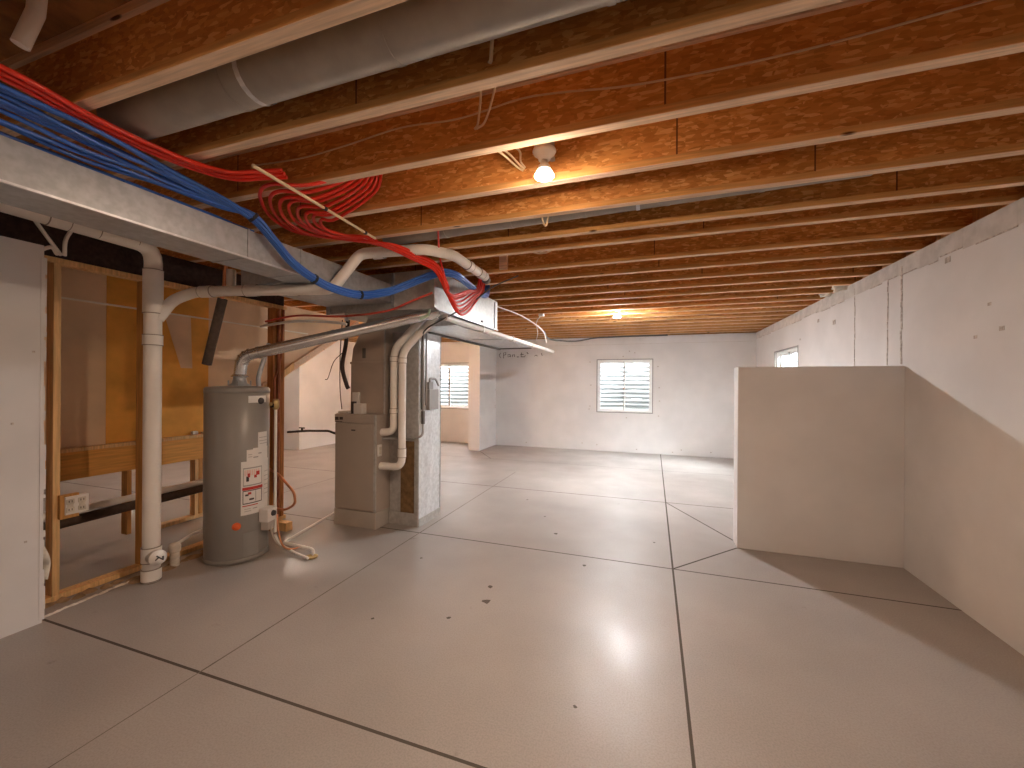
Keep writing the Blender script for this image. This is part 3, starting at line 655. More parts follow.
for s0, s1, z0, z1, m in ((.25, .33, .70, .745, 'ink'), (.29, .36, .735, .77, 'ink_red'), (.48, .56, .725, .75, 'ink_red'), (.54, .64, .745, .78, 'ink_red'), (.22, .32, .575, .59, 'ink'), (.30, .40, .585, .605, 'ink_red'), (.34, .48, .535, .55, 'ink'),
                          (.52, .54, .52, .61, 'ink_grey'), (.45, .58, .455, .462, 'ink_grey'), (.20, .40, .44, .445, 'ink_grey'), (.20, .38, .46, .464, 'ink_grey'), (.45, .60, .90, .91, 'ink_grey'), (.60, .70, .93, .94, 'ink_grey'),
                          (.30, .42, .93, .935, 'ink_grey'), (.30, .42, .91, .915, 'ink_grey'), (.62, .86, 1.04, 1.045, 'ink_grey'), (.64, .86, 1.015, 1.02, 'ink_grey'), (.62, .86, 1.07, 1.075, 'ink_grey'), (.78, .90, .60, .604, 'ink_grey'), (.78, .90, .64, .644, 'ink_grey'),
                          (.78, .90, .68, .684, 'ink_grey'), (.78, .90, .72, .724, 'ink_grey'), (.78, .90, .76, .764, 'ink_grey'), (.78, .90, .56, .564, 'ink_grey')):
    b.patch(HX, HY, R2 + .002, ang(s0), ang(s1), z0, z1, M[m], 3)
b.build('warning_label', root)
b = B(); a = ang(-.02); c = Vector((HX + HR * math.cos(a), HY + HR * math.sin(a), .325)); b.lathe([(.0, .004), (.033, .004), (.033, -.002)], c, M['orange'], 20, axis=(math.cos(a), math.sin(a), 0)); lb = b.build('round_sticker', root); lb['label'] = 'bright orange round sticker'
b = B(); b.patch(HX, HY, HR + .002, ang(.30), ang(.84), 1.385, 1.445, M['sticker'])
for s in (.68,):
    a = ang(s); b.lathe([(.0, .012), (.026, .012), (.03, .0)], (HX + HR * math.cos(a), HY + HR * math.sin(a), 1.40), M['ink'], 16, axis=(math.cos(a), math.sin(a), 0))
b.build('top_label', root)
a = ang(.80); gx, gy = HX + (HR + .035) * math.cos(a), HY + (HR + .035) * math.sin(a)
b = B(); mt = Matrix.Translation((gx, gy, .37)) @ Matrix.Rotation(a, 4, 'Z')
b.box(-.04, .05, -.065, .065, -.055, .065, M['plastic'], .01, mt); b.box(-.03, .04, -.05, .05, -.13, -.055, M['valve'], .008, mt)
b.lathe([(.0, .02), (.022, .02), (.026, 0)], (gx + .05 * math.cos(a), gy + .05 * math.sin(a), .385), M['ink'], 14, axis=(math.cos(a), math.sin(a), 0)); b.build('gas_valve', root)
b = B(); b.patch(HX, HY, HR + .003, ang(.18), ang(.62), .05, .255, M['heater']); b.patch(HX, HY, HR + .005, ang(.62), ang(.92), .06, .30, M['heater_dark']); b.build('burner_door', root)
a = ang(.985); tx, ty = HX + (HR + .05) * math.cos(a), HY + (HR + .05) * math.sin(a)
b = B(); b.tube([(HX + HR * math.cos(a), HY + HR * math.sin(a), 1.36), (tx, ty, 1.36)], .02, M['brass'], 10); b.lathe([(.02, -.05), (.03, -.03), (.03, .03), (.022, .05), (.0, .05)], (tx, ty, 1.36), M['brass'], 14); b.box(tx - .05, tx + .01, ty - .03, ty + .03, 1.33, 1.37, M['iron'], .004)
b.build('relief_valve', root)
b = B(); b.tube([(tx, ty, 1.31), (tx, ty, .16)], .013, M['pvc'], 12); b.build('discharge_pipe', root)
b = B()
for s, dz in ((-.085, 0), (.085, .05)):
    x, y = HX + s * 1.5 - .03, HY + .11 + abs(s) * .2
    b.tube(smooth([(x, y, 1.53), (x, y, 1.62), (x + .01, y + .05, 1.75 + dz), (x - .02, y + .12, 1.88 + dz)]), .02, M['galv'], 12)
b.build('water_connector', root)
b = B()
for k, dx in enumerate((0, .035)):
    b.tube(smooth([(gx + .02 + dx, gy + .02 + dx, .36), (gx + .06 + dx, gy + .0 + dx, .20), (gx + .12 + dx, gy + .06, .06), (gx + .22, gy + .18 + dx, .03)]), .008, M['copper' if k else 'valve'], 8)
b.build('gas_tube', root)

# flue of the heater
F0 = Vector((HX + .02, HY, 1.615)); F1 = Vector((HX + .045, HY + .005, 1.80)); F2 = Vector((-2.06, 3.56, 2.255))
root = thing('flue_pipe', 'long bright metal flue pipe sloping up from the water heater', 'pipe', F0)
dv = (F2 - F1).normalized()
el = fillet([F0, F1, F1 + dv * .16], .10, 8)
b = B(); b.tube(el, .050, M['flue'], 22); 
for k in range(0, len(el) - 1, 2):
    p = el[k]; q = el[k + 1]; d = (q - p).normalized(); b.tube([p, p + d * .010], .057, M['flue'], 22)
b.lathe([(.053, 0), (.068, -.015), (.068, -.022)], F0 + Vector((0, 0, .02)), M['flue'], 22); b.build('elbow', root)
b = B(); b.tube([F1 + dv * .13, F2], .052, M['flue'], 24); b.build('pipe', root)
b = B()
for t in (.13, .80, 1.35):
    p = F1 + dv * t; b.tube([p, p + dv * .02], .056, M['flue'], 24)
p = F1 + dv * (F2 - F1).length; b.tube([p - dv * .05, p, p + Vector((.03, .03, .03))], .058, M['flue'], 24); b.build('pipe_joint', root)
b = B(); b.tube(smooth([(-2.02, 3.47, 2.38), (-2.03, 3.46, 2.30), (-2.05, 3.45, 2.22), (-2.12, 3.42, 2.18)]), .012, M['green'], 8); tag(b.build('ground_wire'), 'short pale green wire at the upper end of the flue', 'wire')

# ------------------------------------------------------------------ drain stack
SX, SY = -3.72, 2.12
root = thing('drain_stack', 'white vertical drain stack with a round cleanout at its foot', 'pipe', (SX, SY, 0))
b = B(); b.tube(fillet([(SX, SY, 0), (SX, SY, 2.62), (SX, 1.30, 2.64)], .12), .057, M['pvc'], 28); b.build('pipe', root)
for z0, z1 in ((1.85, 1.93), (2.10, 2.44), (.01, .10), (.155, .27)):
    b = B(); b.tube([(SX, SY, z0), (SX, SY, z1)], .064, M['pvc'], 28); b.tube([(SX, SY, z0 - .003), (SX, SY, z0 + .003)], .0655, M['pvc_joint'], 28); b.tube([(SX, SY, z1 - .003), (SX, SY, z1 + .003)], .0655, M['pvc_joint'], 28); b.build('coupling', root)
for y0, y1 in ((1.78, 2.0), (1.52, 1.62)):
    b = B(); b.tube([(SX, y0, 2.637), (SX, y1, 2.637)], .064, M['pvc'], 28); b.tube([(SX, y0 - .004, 2.637), (SX, y0, 2.637)], .0655, M['pvc_joint'], 28); b.tube([(SX, y1, 2.637), (SX, y1 + .004, 2.637)], .0655, M['pvc_joint'], 28); b.build('coupling', root)
cd = Vector((-SX, -SY, 0)).normalized(); cd = (cd + Vector((.25, .35, 0))).normalized(); c0 = Vector((SX, SY, .20)) + cd * .05
b = B(); b.lathe([(.055, -.02), (.055, .035), (.058, .035), (.058, .055), (.0, .058)], c0, M['pvc'], 24, axis=cd); co = b.build('cleanout', root)
b = B(); q = Vector((0, 0, 1)).rotation_difference(cd)
for p1, p2 in (((-.02, -.01), (.022, .022)), ((-.004, .004), (.012, -.022)), ((.0, .03), (.03, .026))):
    b.tube([c0 + q @ Vector((p1[0], p1[1], .058)), c0 + q @ Vector((p2[0], p2[1], .058))], .005, M['ink'], 6)
b.build('cleanout_mark', co)
bp = fillet([(SX + .02, SY + .02, 2.06), (SX + .06, SY + .10, 2.22), (-3.56, 2.32, 2.30), (-3.21, 2.40, 2.305), (-2.41, 2.60, 2.305), (-2.25, 2.735, 2.615), (-1.70, 2.82, 2.62), (-1.56, 3.02, 2.62), (-1.58, 3.75, 2.625)], .06)
root = thing('vent_branch', 'white branch pipe leading right from the stack and rising to the joists', 'pipe', (-2.9, 2.5, 2.31))
b = B(); b.tube(bp, .042, M['pvc'], 22); b.build('pipe', root)
def joint(p, q):
    b = B(); p, q = Vector(p), Vector(q); d = (q - p).normalized(); b.tube([p, q], .0475, M['pvc'], 22); b.tube([q, q + d * .004], .0485, M['pvc_joint'], 22); b.tube([p - d * .004, p], .0485, M['pvc_joint'], 22); b.build('coupling', root)
joint((-3.50, 2.335, 2.301), (-3.40, 2.357, 2.303)); joint((-3.12, 2.429, 2.306), (-3.03, 2.459, 2.308)); joint((-2.80, 2.538, 2.312), (-2.72, 2.565, 2.314)); joint((-2.15, 2.774, 2.616), (-2.06, 2.785, 2.617)); joint((-1.85, 2.81, 2.619), (-1.78, 2.818, 2.62)); joint((-1.568, 3.30, 2.622), (-1.57, 3.38, 2.622)); joint((-1.575, 3.56, 2.624), (-1.577, 3.66, 2.624))
b = B(); b.tube([(-1.58, 3.75, 2.60), (-1.58, 3.79, 2.60)], .040, M['seam'], 18); b.build('end_cap', root)

# ------------------------------------------------------------------ stud wall and stair partition
root = thing('stud_wall', 'open pine stud framing standing behind the drain stack', 'framing', (-4.045, 2.5, 0))
b = B(); b.box(-4.09, -4.0, 1.56, 3.62, 0, .04, M['stud'], .003); b.build('bottom_plate', root)
b = B(); b.box(-4.09, -4.0, 1.56, 3.62, 2.40, 2.44, M['stud'], .003); b.build('top_plate', root)
b = B(); b.box(-4.08, -4.05, 1.40, 3.62, 2.44, 2.678, M['shade_dark']); lb = b.build('shade_strip', root); lb['label'] = 'dark strip standing in for the shade above the top plate'  # added strip, its dark colour paints the deep shade over the plate
for y0, y1, m in ((1.565, 1.605, 'stud_dark'), (1.675, 1.715, 'stud'), (2.21, 2.25, 'stud_dark'), (3.44, 3.475, 'stud_red'), (3.50, 3.545, 'stud_red'), (3.55, 3.59, 'stud_red')):
    b = B(); b.box(-4.088, -4.002, y0, y1, .04, 2.40, M[m], .003); b.build('stud', root)
b = B(); b.box(-3.998, -3.965, 1.70, 1.80, .58, .75, M['stud_dark']); b.build('outlet_block', root)
root = thing('outlet_box', 'white double outlet on the left stud under the framing', 'outlet', (-3.95, 1.78, .64))
b = B(); b.box(-3.998, -3.955, 1.722, 1.852, .605, .735, M['plastic'], .004); b.build('cover_plate', root)
for y in (1.748, 1.812):
    b = B()
    for z in (.640, .698):
        b.box(-3.957, -3.952, y - .022, y + .022, z - .018, z + .018, M['insul'], .003)
        for dy in (-.008, .008): b.box(-3.953, -3.951, y + dy - .002, y + dy + .002, z - .006, z + .008, M['ink'])
    b.box(-3.9565, -3.953, y - .016, y + .016, .632, .708, M['insul']); b.build('receptacle', root)

root = thing('stair_partition', 'brown paper backed drywall partition hanging behind the stud framing', 'partition', (-5.0, 3.0, .68))
b = B(); b.poly([(1.56, .93), (4.10, .93), (4.10, 1.48), (5.45, 2.29), (5.98, 2.60), (5.98, 2.672), (1.56, 2.672)], 'x', -5.03, -5.0, M['paper']); b.build('drywall_panel', root)
b = B()
b.box(-5.002, -4.996, 2.46, 2.72, .96, 2.66, M['paper_dark']); b.box(-5.002, -4.996, 2.77, 3.42, .96, 2.66, M['paper_dark']); b.box(-5.002, -4.996, 1.58, 1.9, .96, 2.66, M['paper_dark'])
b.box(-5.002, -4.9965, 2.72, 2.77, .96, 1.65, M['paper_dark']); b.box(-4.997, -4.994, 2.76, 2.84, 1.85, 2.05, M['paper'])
b.poly([(2.95, 2.30), (3.22, 2.30), (3.24, 1.72), (3.12, 1.72)], 'x', -4.997, -4.9945, M['paper'])  # pale wedge of light painted on the sheet in paper colour
b.build('brown_sheet', root)
b = B(); b.box(-4.996, -4.992, 1.58, 4.9, 2.30, 2.318, M['tape']); lb = b.build('seam_tape', root); lb['label'] = 'pale tape along the drywall seam'
b = B(); b.box(-4.998, -4.96, 1.56, 3.42, .675, .925, M['header'], .003); b.build('header_board', root)
b = B(); b.box(-5.03, -4.93, 1.56, 3.42, .926, .96, M['stud'], .003); b.build('ledge', root)
for y0, m in ((2.60, 'stud_dark'), (3.24, 'stud'), (3.30, 'stud_dark'), (1.72, 'stud')):
    b = B(); b.box(-5.025, -4.94 if y0 != 3.30 else -4.96, y0, y0 + .04, .04, .675, M[m], .002); b.build('stud', root)
b = B(); b.box(-5.03, -4.94, 2.9, 3.9, 0, .04, M['stud'], .002); b.build('bottom_plate', root)
b = B(); b.poly([(4.10, 1.44), (4.10, 1.54), (5.98, 2.68), (5.98, 2.56)], 'x', -5.06, -4.95, M['lumber']); b.build('sloping_stringer', root)
b = B(); b.poly([(3.62, 1.05), (3.62, 1.16), (4.6, 1.86), (4.6, 1.76)], 'x', -4.98, -4.94, M['stud']); b.build('brace', root)
# bits left on the ledge
b = B(); b.box(-4.99, -4.945, 3.22, 3.28, .963, 1.0, M['chalk'], .008); tag(b.build('wood_scrap'), 'pale scrap lying on the ledge, left of two', 'scrap')
b = B(); b.box(-4.99, -4.945, 3.33, 3.40, .963, .985, M['chalk'], .006); tag(b.build('wood_scrap'), 'pale flat scrap on the ledge next to the water heater', 'scrap')

b = B(); b.tube([(-4.6, 1.60, .472), (-4.6, 3.45, .49)], .03, M['pvc'], 16); tag(b.build('pipe'), 'white horizontal pipe low behind the stud framing', 'pipe')
b = B(); b.tube([(-4.6, 1.60, .385), (-4.6, 3.45, .425)], .042, M['foam'], 16); tag(b.build('pipe'), 'black horizontal pipe low behind the stud framing', 'pipe')

# dark insulated pipe stub with copper above
root = thing('insulated_pipe', 'copper pipe hanging in a dark brown foam sleeve above the water heater', 'pipe', (-3.5, 2.45, 2.0))
b = B(); b.tube([(-3.40, 2.44, 2.26), (-3.585, 2.44, 1.715)], .036, M['foam'], 18); b.build('foam_sleeve', root)
b = B(); b.tube([(-3.42, 2.44, 2.22), (-3.38, 2.44, 2.37), (-3.36, 2.44, 2.66)], .016, M['copper'], 12); b.build('copper_pipe', root)
b = B(); b.tube([(-3.33, 2.46, 2.36), (-3.33, 2.46, 2.50)], .035, M['pvc'], 12); b.build('pipe_hanger', root)

# copper and gas pipes by the wooden post
b = B(); b.tube([(-3.955, 3.47, .06), (-3.955, 3.47, 2.38)], .016, M['copper_dull'], 10); tag(b.build('copper_pipe'), 'dark copper riser on the wooden post, the near one', 'pipe')
b = B(); b.tube([(-3.955, 3.42, .35), (-3.955, 3.42, 1.6), (-3.955, 3.50, 1.85), (-3.94, 3.52, 2.38)], .012, M['copper_dull'], 10); tag(b.build('copper_pipe'), 'thin copper riser bending across the wooden post', 'pipe')
b = B(); b.tube(fillet([(-3.93, 3.57, 1.00), (-3.72, 3.66, 1.015), (-3.50, 3.74, 1.015), (-3.43, 3.76, .985), (-3.335, 3.78, .985)], .03), .013, M['iron'], 10)
b.tube([(-3.78, 3.63, 1.005), (-3.78, 3.63, 1.045)], .012, M['iron'], 8); b.tube([(-3.82, 3.63, 1.048), (-3.74, 3.63, 1.048)], .007, M['iron'], 8)
tag(b.build('gas_pipe'), 'black gas pipe crossing from the wooden post to the furnace', 'pipe')
b = B(); b.tube(fillet([(-3.96, 3.36, .62), (-3.80, 3.34, .58), (-3.60, 3.36, .40), (-3.56, 3.34, .28), (-3.66, 3.30, .22), (-3.88, 3.36, .20)], .05), .013, M['copper'], 10); tag(b.build('copper_tube'), 'bent copper tube looping out from the foot of the wooden post', 'pipe')
b = B(); b.box(-3.995, -3.955, 3.30, 3.36, .66, .80, M['plastic'], .004); tag(b.build('junction_box'), 'small white box on the post behind the water heater', 'electrical box')
b = B(); b.box(-4.02, -3.62, 3.28, 3.36, 0, .09, M['stud'], .004); tag(b.build('lumber_scrap'), 'short block of lumber on the floor behind the water heater', 'lumber')
b = B(); b.tube(fillet([(-3.46, 3.80, .07), (-3.33, 2.99, .035), (-2.95, 2.95, .04), (-2.90, 2.92, .04), (-2.90, 2.92, .0)], .03), .015, M['pvc'], 12); tag(b.build('condensate_pipe'), 'thin white condensate pipe bent along the floor beside the furnace', 'pipe')
b = B(); b.tube(fillet([(tx, ty, .14), (tx + .02, ty + .02, .05), (-3.05, 2.86, .025), (-2.86, 2.82, .02)], .06), .012, M['pvc'], 10); tag(b.build('drain_tube'), 'thin pale tube on the floor at the foot of the water heater', 'pipe')
b = B(); b.lathe([(.05, .0), (.055, .012), (.04, .016), (.03, .006), (.0, .006)], (-2.88, 2.88, 0), M['brass'], 20); tag(b.build('floor_drain'), 'small round floor drain in front of the water heater', 'drain')
root = thing('floor_pipe', 'short white pipe stub rising from the floor right of the drain stack', 'pipe', (-3.84, 2.36, 0))
b = B(); b.tube([(-3.84, 2.36, 0), (-3.84, 2.36, .16)], .034, M['chalk'], 14); b.build('pipe', root)
b = B(); b.lathe([(.04, .12), (.044, .13), (.044, .17), (.036, .19), (.0, .19)], (-3.84, 2.36, 0), M['chalk'], 14); b.build('cap', root)
b = B(); b.tube(smooth([(-3.86, 2.38, .17), (-3.90, 2.55, .20), (-3.95, 2.75, .19), (-3.97, 3.0, .14)]), .014, M['pvc'], 10); tag(b.build('pipe'), 'thin pale pipe bending behind the water heater near the floor', 'pipe')

# rough dirt and residue along the framing
b = B(); random.seed(11)
for k in range(26):
    y = 1.56 + k * .075; x = -3.95 + random.uniform(-.03, .04) + (.08 if k > 6 else 0); r = random.uniform(.035, .075)
    vs = [(x + r * math.cos(t) * random.uniform(.7, 1.2), y + r * math.sin(t) * random.uniform(.7, 1.2), .001) for t in [2 * math.pi * j / 9 for j in range(9)]]
    vs.append((x, y, random.uniform(.012, .035))); b.faces(vs, [[j, (j + 1) % 9, 9] for j in range(9)], M['dirt'], True)
o = b.build('dirt'); tag(o, 'loose brown dirt along the foot of the stud framing', 'dirt', kind='stuff')
b = B(); random.seed(12)
for k in range(14):
    y = 1.54 + k * .042; x = -3.80 - .06 * (k / 13) + random.uniform(-.01, .01); r = random.uniform(.012, .022)
    vs = [(x + r * math.cos(t) * random.uniform(.7, 1.3), y + .034 * math.sin(t), .001) for t in [2 * math.pi * j / 8 for j in range(8)]]
    vs.append((x, y, .012)); b.faces(vs, [[j, (j + 1) % 8, 8] for j in range(8)], M['chalk'], True)
o = b.build('plaster_residue'); tag(o, 'white crumbly residue on the floor edge by the framing', 'residue', kind='stuff')
b = B(); b.tube(smooth([(-3.80, 1.53, .48), (-3.78, 1.55, .40), (-3.82, 1.57, .33), (-3.80, 1.55, .25)]), [.02, ] * 25, M['insul'], 8); tag(b.build('paper_scrap'), 'crumpled pale scrap stuck on the wall edge by the first stud', 'scrap')

# cables above the left stud
for pts, lab in (([(-3.78, 1.50, 2.40), (-3.86, 1.60, 2.47), (-3.98, 1.68, 2.46)], 'pale cable draped over the corner of the left wall'),
                 ([(-3.86, 1.50, 2.66), (-3.90, 1.60, 2.54), (-3.98, 1.70, 2.46)], 'pale cable dropping to the top plate, the left one'),
                 ([(-3.86, 1.72, 2.66), (-3.92, 1.70, 2.56), (-3.98, 1.72, 2.46)], 'pale cable dropping to the top plate, the right one')):
    b = B(); b.tube(smooth(pts), .012, M['pvc'], 8); tag(b.build('cable'), lab, 'cable')

# ------------------------------------------------------------------ PEX tubing
def bundle(center, offs, r, m, name, label, group, spread=None, jitter=.15, seed=1, cat='pipe'):
    rnd = random.Random(seed); C = smooth(center, 8); n = len(C); S = [Vector(p) for p in center]
    T = [(C[min(i + 1, n - 1)] - C[max(i - 1, 0)]).normalized() for i in range(n)]
    for (a, c) in offs:
        ph = rnd.uniform(0, 6); pts = []
        for i, p in enumerate(C):
            side = T[i].cross(Vector((0, 0, 1)));
            side = side.normalized() if side.length > .05 else Vector((1, 0, 0)); up = side.cross(T[i])
            sx, sz = (1, 1)
            if spread:
                t = i / 8; k = min(int(t), len(spread) - 2); f = t - k
                sx = spread[k][0] * (1 - f) + spread[k + 1][0] * f; sz = spread[k][1] * (1 - f) + spread[k + 1][1] * f
            j = jitter * r * math.sin(i * .35 + ph)
            pts.append(p + side * (a * sx + j) + up * (c * sz + j * .4))
        b = B(); b.tube(pts, r, m, 8); o = b.build(name); tag(o, label, cat, group)
# eleven blue tubes lie fanned out over the edge of the duct, are tied together and droop in one bundle
ring = [(0, 0)] + [(.0235 * math.cos(t), .0235 * math.sin(t)) for t in [math.pi / 4 * k for k in range(8)]]
BR = .0098
for k in range(9):
    rnd = random.Random(k + 20); ox, oz = ring[k]; f = (k - 4) / 4.0
    def P(x, y, z, sx=1.0, w=0.0):
        return (x + ox * sx + w * f, y - oz * .35 * (1 - w), z + oz * (1 if w == 0 else .35) + .35 * w * f)
    pts = [P(-2.325, -.6, 2.605, .2, .105), P(-2.325, .3, 2.605, .2, .105), P(-2.325, .8, 2.603 + rnd.uniform(-.01, .012), .2, .10), P(-2.335, 1.1, 2.60 + rnd.uniform(-.015, .015), .2, .10 + rnd.uniform(-.02, .02)),
           P(-2.345, 1.4, 2.60 + rnd.uniform(-.012, .015), .2, .085 + rnd.uniform(-.02, .02)), P(-2.365, 1.68, 2.60, .6, .04), P(-2.362, 1.88, 2.592), P(-2.345, 2.01, 2.495), P(-2.34, 2.15, 2.39), P(-2.335, 2.32, 2.325), P(-2.325, 2.51, 2.29), P(-2.27, 2.76, 2.285),
           P(-2.17, 2.98, 2.35), P(-2.05, 3.10, 2.43), P(-1.88, 3.16, 2.505), P(-1.74, 3.16, 2.53), P(-1.665, 3.28, 2.53), P(-1.705, 3.62, 2.53), P(-1.755, 3.95, 2.535), P(-1.80, 4.25, 2.56), P(-1.84, 4.42, 2.62), P(-1.86, 4.48, 2.74), P(-1.86, 4.49, 2.88)]
    b = B(); b.tube(smooth(pts, 7), BR, M['blue'], 8); tag(b.build('blue_tube'), 'blue PEX water tube in the drooping bundle along the supply duct', 'pipe', 'blue water tubes')
for k, (p, q) in enumerate((((-2.362, 1.875, 2.597), (-2.358, 1.890, 2.586)), ((-2.334, 2.335, 2.321), (-2.332, 2.352, 2.316)), ((-2.272, 2.75, 2.284), (-2.268, 2.768, 2.286)))):
    b = B(); b.tube([p, q], .036, M['tie'], 16); tag(b.build('cable_tie'), 'black tie around the blue tubes, %s from the left' % ordinal(k), 'tie')
# paler loops of tubing lying behind them on the duct
for k in range(6):
    y = .95 + .17 * k
    b = B(); b.tube(smooth([(-2.47, y - .35, 2.545), (-2.50, y - .1, 2.565), (-2.54, y + .1, 2.575), (-2.50, y + .2, 2.56)]), .0085, M['blue'], 8)
    tag(b.build('blue_tube'), 'loop of blue tube end lying on top of the supply duct', 'pipe', 'blue tube loops on the duct')
# red tubes over the left end, entering the joist bay
rp = [(-2.20, -.6, 2.645), (-2.20, .3, 2.645), (-2.165, .76, 2.645), (-2.205, 1.0, 2.645), (-2.205, 1.25, 2.645), (-2.175, 1.42, 2.645), (-2.08, 1.535, 2.64), (-1.97, 1.60, 2.655), (-1.86, 1.66, 2.675)]
bundle(rp, [(-.045 + .018 * k, (-.006 if k % 2 else .006)) for k in range(6)], .0098, M['red'], 'red_tube', 'red PEX water tube in the strip above the blue bundle', 'red water tubes at the left', [(1, 1)] * 9, seed=4)
# red tubes with U bends under the joists, then running right in one bundle
U_OUT = [(-1.60, 1.90), (-1.80, 1.76), (-2.00, 1.69), (-2.18, 1.78), (-2.38, 2.02), (-2.45, 2.26), (-2.34, 2.42)]
U_IN = [(-1.88, 2.28), (-1.98, 2.17), (-2.08, 2.15), (-2.16, 2.23), (-2.18, 2.33), (-2.12, 2.46), (-1.99, 2.53)]
NU = 8
Us = [[(a[0] + (c[0] - a[0]) * t, a[1] + (c[1] - a[1]) * t) for a, c in zip(U_OUT, U_IN)] for t in [k / (NU - 1) for k in range(NU)]]
tail = [(-1.96, 2.58, 2.615), (-1.88, 2.68, 2.605), (-1.80, 2.84, 2.575), (-1.725, 2.99, 2.54), (-1.695, 3.08, 2.46), (-1.665, 3.11, 2.37), (-1.65, 3.13, 2.29), (-1.64, 3.22, 2.255), (-1.65, 3.40, 2.31), (-1.68, 3.62, 2.41), (-1.71, 3.84, 2.50), (-1.75, 4.0, 2.60), (-1.77, 4.08, 2.72), (-1.78, 4.10, 2.85)]
for k, U in enumerate(Us):
    t = 2 * math.pi * k / NU; ox, oz = .029 * math.cos(t), .029 * math.sin(t); lo = (k - 3.5) * .75
    pts = [(-1.60, 1.90 + .034 * k, 2.90), (-1.66, 1.89 + .036 * k, 2.76)] + [(x, y, 2.652 - .006 * (k % 3)) for x, y in U[1:]]
    for i, (x, y, z) in enumerate(tail):
        f = min(1, i / 1.5)
        if i < 6: pts.append((x + ox * .8, y - ox * .5, z + oz * f))
        else: pts.append((x + abs(ox) * .6, y + lo * .030, z + oz * .4 - lo * .026 * math.sin(math.pi * min(1, (i - 5) / 5))))
    b = B(); b.tube(smooth(pts, 7), .0105, M['red'], 8); tag(b.build('red_tube'), 'red PEX water tube bent back in a U under the joists', 'pipe', 'red looped water tubes')
b = B(); b.tube(smooth([(-1.50, 2.66, 2.72), (-1.60, 2.85, 2.66), (-1.68, 3.02, 2.60), (-1.67, 3.05, 2.52), (-1.66, 3.07, 2.45)]), .008, M['red'], 8); tag(b.build('red_tube'), 'single red tube dropping from the joists into the red bundle', 'pipe')
b = B(); b.tube(smooth([(-3.95, 3.30, 2.22), (-3.55, 3.34, 2.27), (-2.98, 3.34, 2.235), (-2.45, 3.34, 2.26), (-2.16, 3.34, 2.34), (-1.95, 3.36, 2.41)]), .011, M['red_pale'], 8); tag(b.build('red_tube'), 'single red tube sagging below the plenum box from the left', 'pipe')
b = B(); b.tube(smooth([(-3.95, 3.24, 2.16), (-3.5, 3.28, 2.20), (-3.02, 3.30, 2.17), (-2.9, 3.33, 2.15)]), .014, M['pvc'], 8); tag(b.build('pipe'), 'thin pale pipe running below the sagging red tube', 'pipe')
b = B(); b.tube([(-1.845, 1.466, 2.618), (-1.92, 2.49, 2.618)], .009, M['romex'], 8); o = tag(b.build('support_rod'), 'thin pale rod under the joists holding the red tubes', 'rod')
for k, y in enumerate((1.96, 2.36)):
    x = -1.845 - .075 * (y - 1.466) / 1.024; b = B(); b.tube([(x, y, 2.618), (x - .0015, y + .02, 2.618)], .013, M['tie'], 8); b.build('tie', o)

# ------------------------------------------------------------------ cables in the ceiling
b = B(); YW = joist_y[3] - .012
b.tube(smooth([(-2.25, YW, 2.857), (-1.90, YW, 2.838), (-1.59, YW, 2.852), (-1.24, YW, 2.88), (-.95, YW, 2.86), (-.79, YW, 2.866), (-.59, YW, 2.886), (-.40, YW, 2.873), (-.14, YW, 2.838), (.10, YW, 2.824), (.38, YW, 2.82), (.67, YW, 2.828), (1.04, YW, 2.852), (1.5, YW, 2.87)]), .0045, M['romex'], 6)
tag(b.build('cable'), 'thin cream cable stapled along the joist in front of the near lamp', 'cable')
b = B(); b.tube(smooth([(-.50, 1.06, 2.93), (-.512, 1.26, 2.90), (-.56, 1.372, 2.76), (-.575, 1.39, 2.74)]), .007, M['romex'], 8); tag(b.build('cable'), 'cream cable dropping in the nearest joist bay in view', 'cable')
for dx, lab in ((0, 'left'), (.062, 'right')):
    b = B(); b.tube(smooth([(-.655 + dx, 1.47, 2.74), (-.70 + dx, 1.60, 2.80), (-.79 + dx * .6, 1.775, 2.80), (-.817 + dx * .15, 1.795, 2.785)]), .0055, M['romex'], 8)
    tag(b.build('cable'), 'cream cable pair in the bay before the near lamp, the %s one' % lab, 'cable', None)
for k, (x0, lab) in enumerate(((-.76, 'lowest'), (-.73, 'middle'), (-.67, 'upper'))):
    b = B(); b.tube(smooth([(x0, 1.87, 2.73), (x0 + .02, 1.98, 2.75), (-.72 + .012 * k, 2.14, 2.765 + .012 * k), (-.70 + .006 * k, 2.195, 2.765 + .008 * k)]), .0055, M['romex'], 8)
    tag(b.build('cable'), 'cream cable running into the joist beside the near lamp, %s of three' % lab, 'cable')
b = B(); b.tube(smooth([(-.725, 2.69, 2.76), (-.715, 2.68, 2.68), (-.695, 2.69, 2.635), (-.675, 2.68, 2.68), (-.668, 2.69, 2.76)]), .0055, M['romex'], 8); tag(b.build('cable'), 'short loop of cream cable hanging below the round duct behind the near lamp', 'cable')
b = B(); b.tube(smooth([(-1.02, 3.32, 2.70), (-.95, 3.40, 2.69), (-.90, 3.5, 2.72)]), .006, M['romex'], 8); b.tube(smooth([(-.98, 3.30, 2.71), (-.90, 3.42, 2.695), (-.86, 3.5, 2.73)]), .006, M['romex'], 8); tag(b.build('cable'), 'cream cable looped between joists right of the blue tubes', 'cable')
b = B(); b.tube(smooth([(-1.30, 3.95, 2.665), (-1.55, 3.85, 2.54), (-1.72, 3.72, 2.36), (-1.86, 3.66, 2.27), (-1.98, 3.60, 2.195), (-2.22, 3.70, 2.12), (-2.32, 3.80, 2.02), (-2.36, 3.86, 1.60), (-2.38, 3.885, 1.28)]), .008, M['black_cable'], 8); tag(b.build('cable'), 'dark grey cable drooping from the joists past the plenum corner', 'cable')
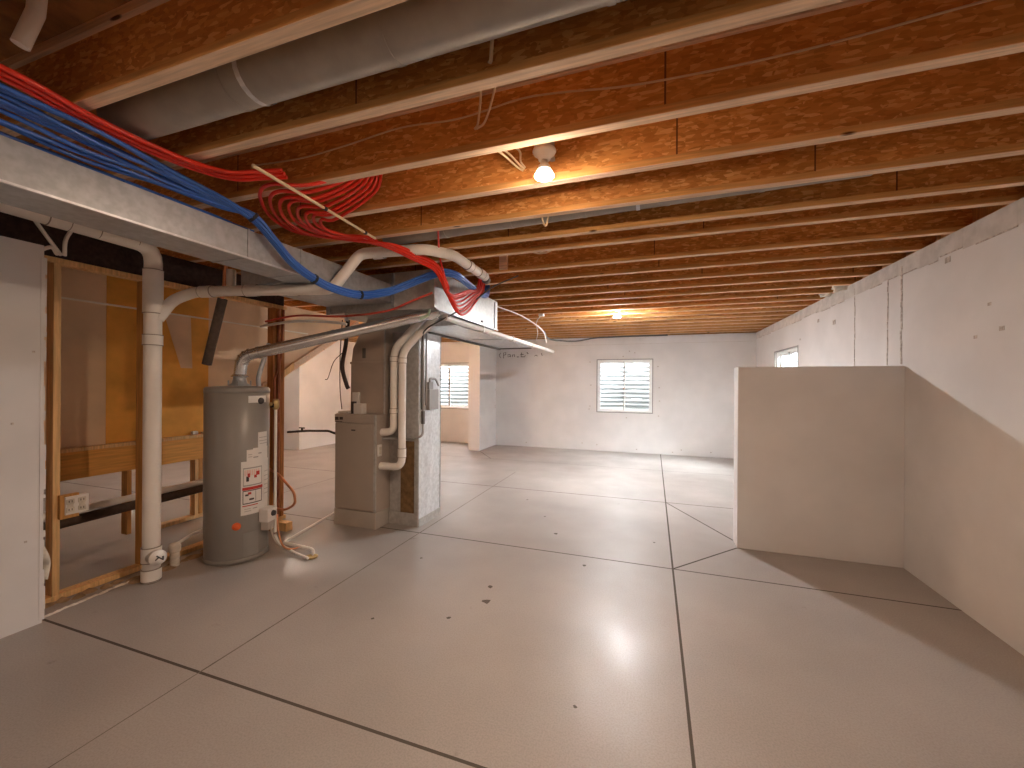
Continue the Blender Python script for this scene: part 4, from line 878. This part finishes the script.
b = B(); b.tube(smooth([(-1.80, 6.9, 2.48), (-1.85, 7.6, 2.42), (-1.6, 8.8, 2.50), (-1.2, 9.3, 2.61), (-.4, 9.6, 2.66), (.3, 9.7, 2.67)]), .016, M['black_cable'], 8); tag(b.build('cable'), 'dark cable sagging from the return duct to the far wall top', 'cable')
b = B(); b.tube(smooth([(-2.1, 5.4, 2.66), (-1.9, 5.8, 2.60), (-1.75, 6.2, 2.50), (-1.72, 6.6, 2.42), (-1.78, 7.0, 2.30)]), .010, M['pvc'], 8); tag(b.build('cable'), 'pale cable running down from joists onto the white drain pipe', 'cable')
b = B(); b.box(-1.72, -1.64, 6.24, 6.33, 2.64, 2.678, M['plastic'], .006); b.tube(smooth([(-1.70, 6.28, 2.64), (-1.78, 6.35, 2.55), (-1.80, 6.5, 2.40), (-1.86, 6.6, 2.28)]), .006, M['plastic'], 8); tag(b.build('smoke_detector'), 'small white box under the joists with a lead hanging down', 'junction box')
# blocks between joists
b = B(); b.box(-1.45, -1.37, 3.79, 3.83, 2.70, 2.86, M['lumber']); tag(b.build('wood_block'), 'pale wood block on a joist web beyond the blue tubes', 'wood block')
# crumpled insulation on the right wall top
for (y, s, lab) in ((6.0, 1.0, 'left'), (5.62, 1.25, 'right')):
    b = B(); bm2 = bmesh.new(); bmesh.ops.create_icosphere(bm2, subdivisions=3, radius=.06 * s); rnd = random.Random(int(y * 10))
    ph = [rnd.uniform(0, 6) for _ in range(3)]
    for v in bm2.verts:
        q = v.co.normalized(); v.co *= 1 + .25 * math.sin(5 * q.x + ph[0]) * math.sin(4 * q.y + ph[1]) + .15 * math.sin(9 * q.z + ph[2]); v.co = Vector((v.co.x * 1.0 + XR - .045, v.co.y * 1.7 + y, v.co.z * .65 + 2.70))
    bm2.verts.index_update(); b.faces([v.co.copy() for v in bm2.verts], [[v.index for v in f.verts] for f in bm2.faces], M['insul'], True); bm2.free()
    tag(b.build('insulation_scrap'), 'tuft of pale insulation on top of the right wall, the %s one' % lab, 'insulation')
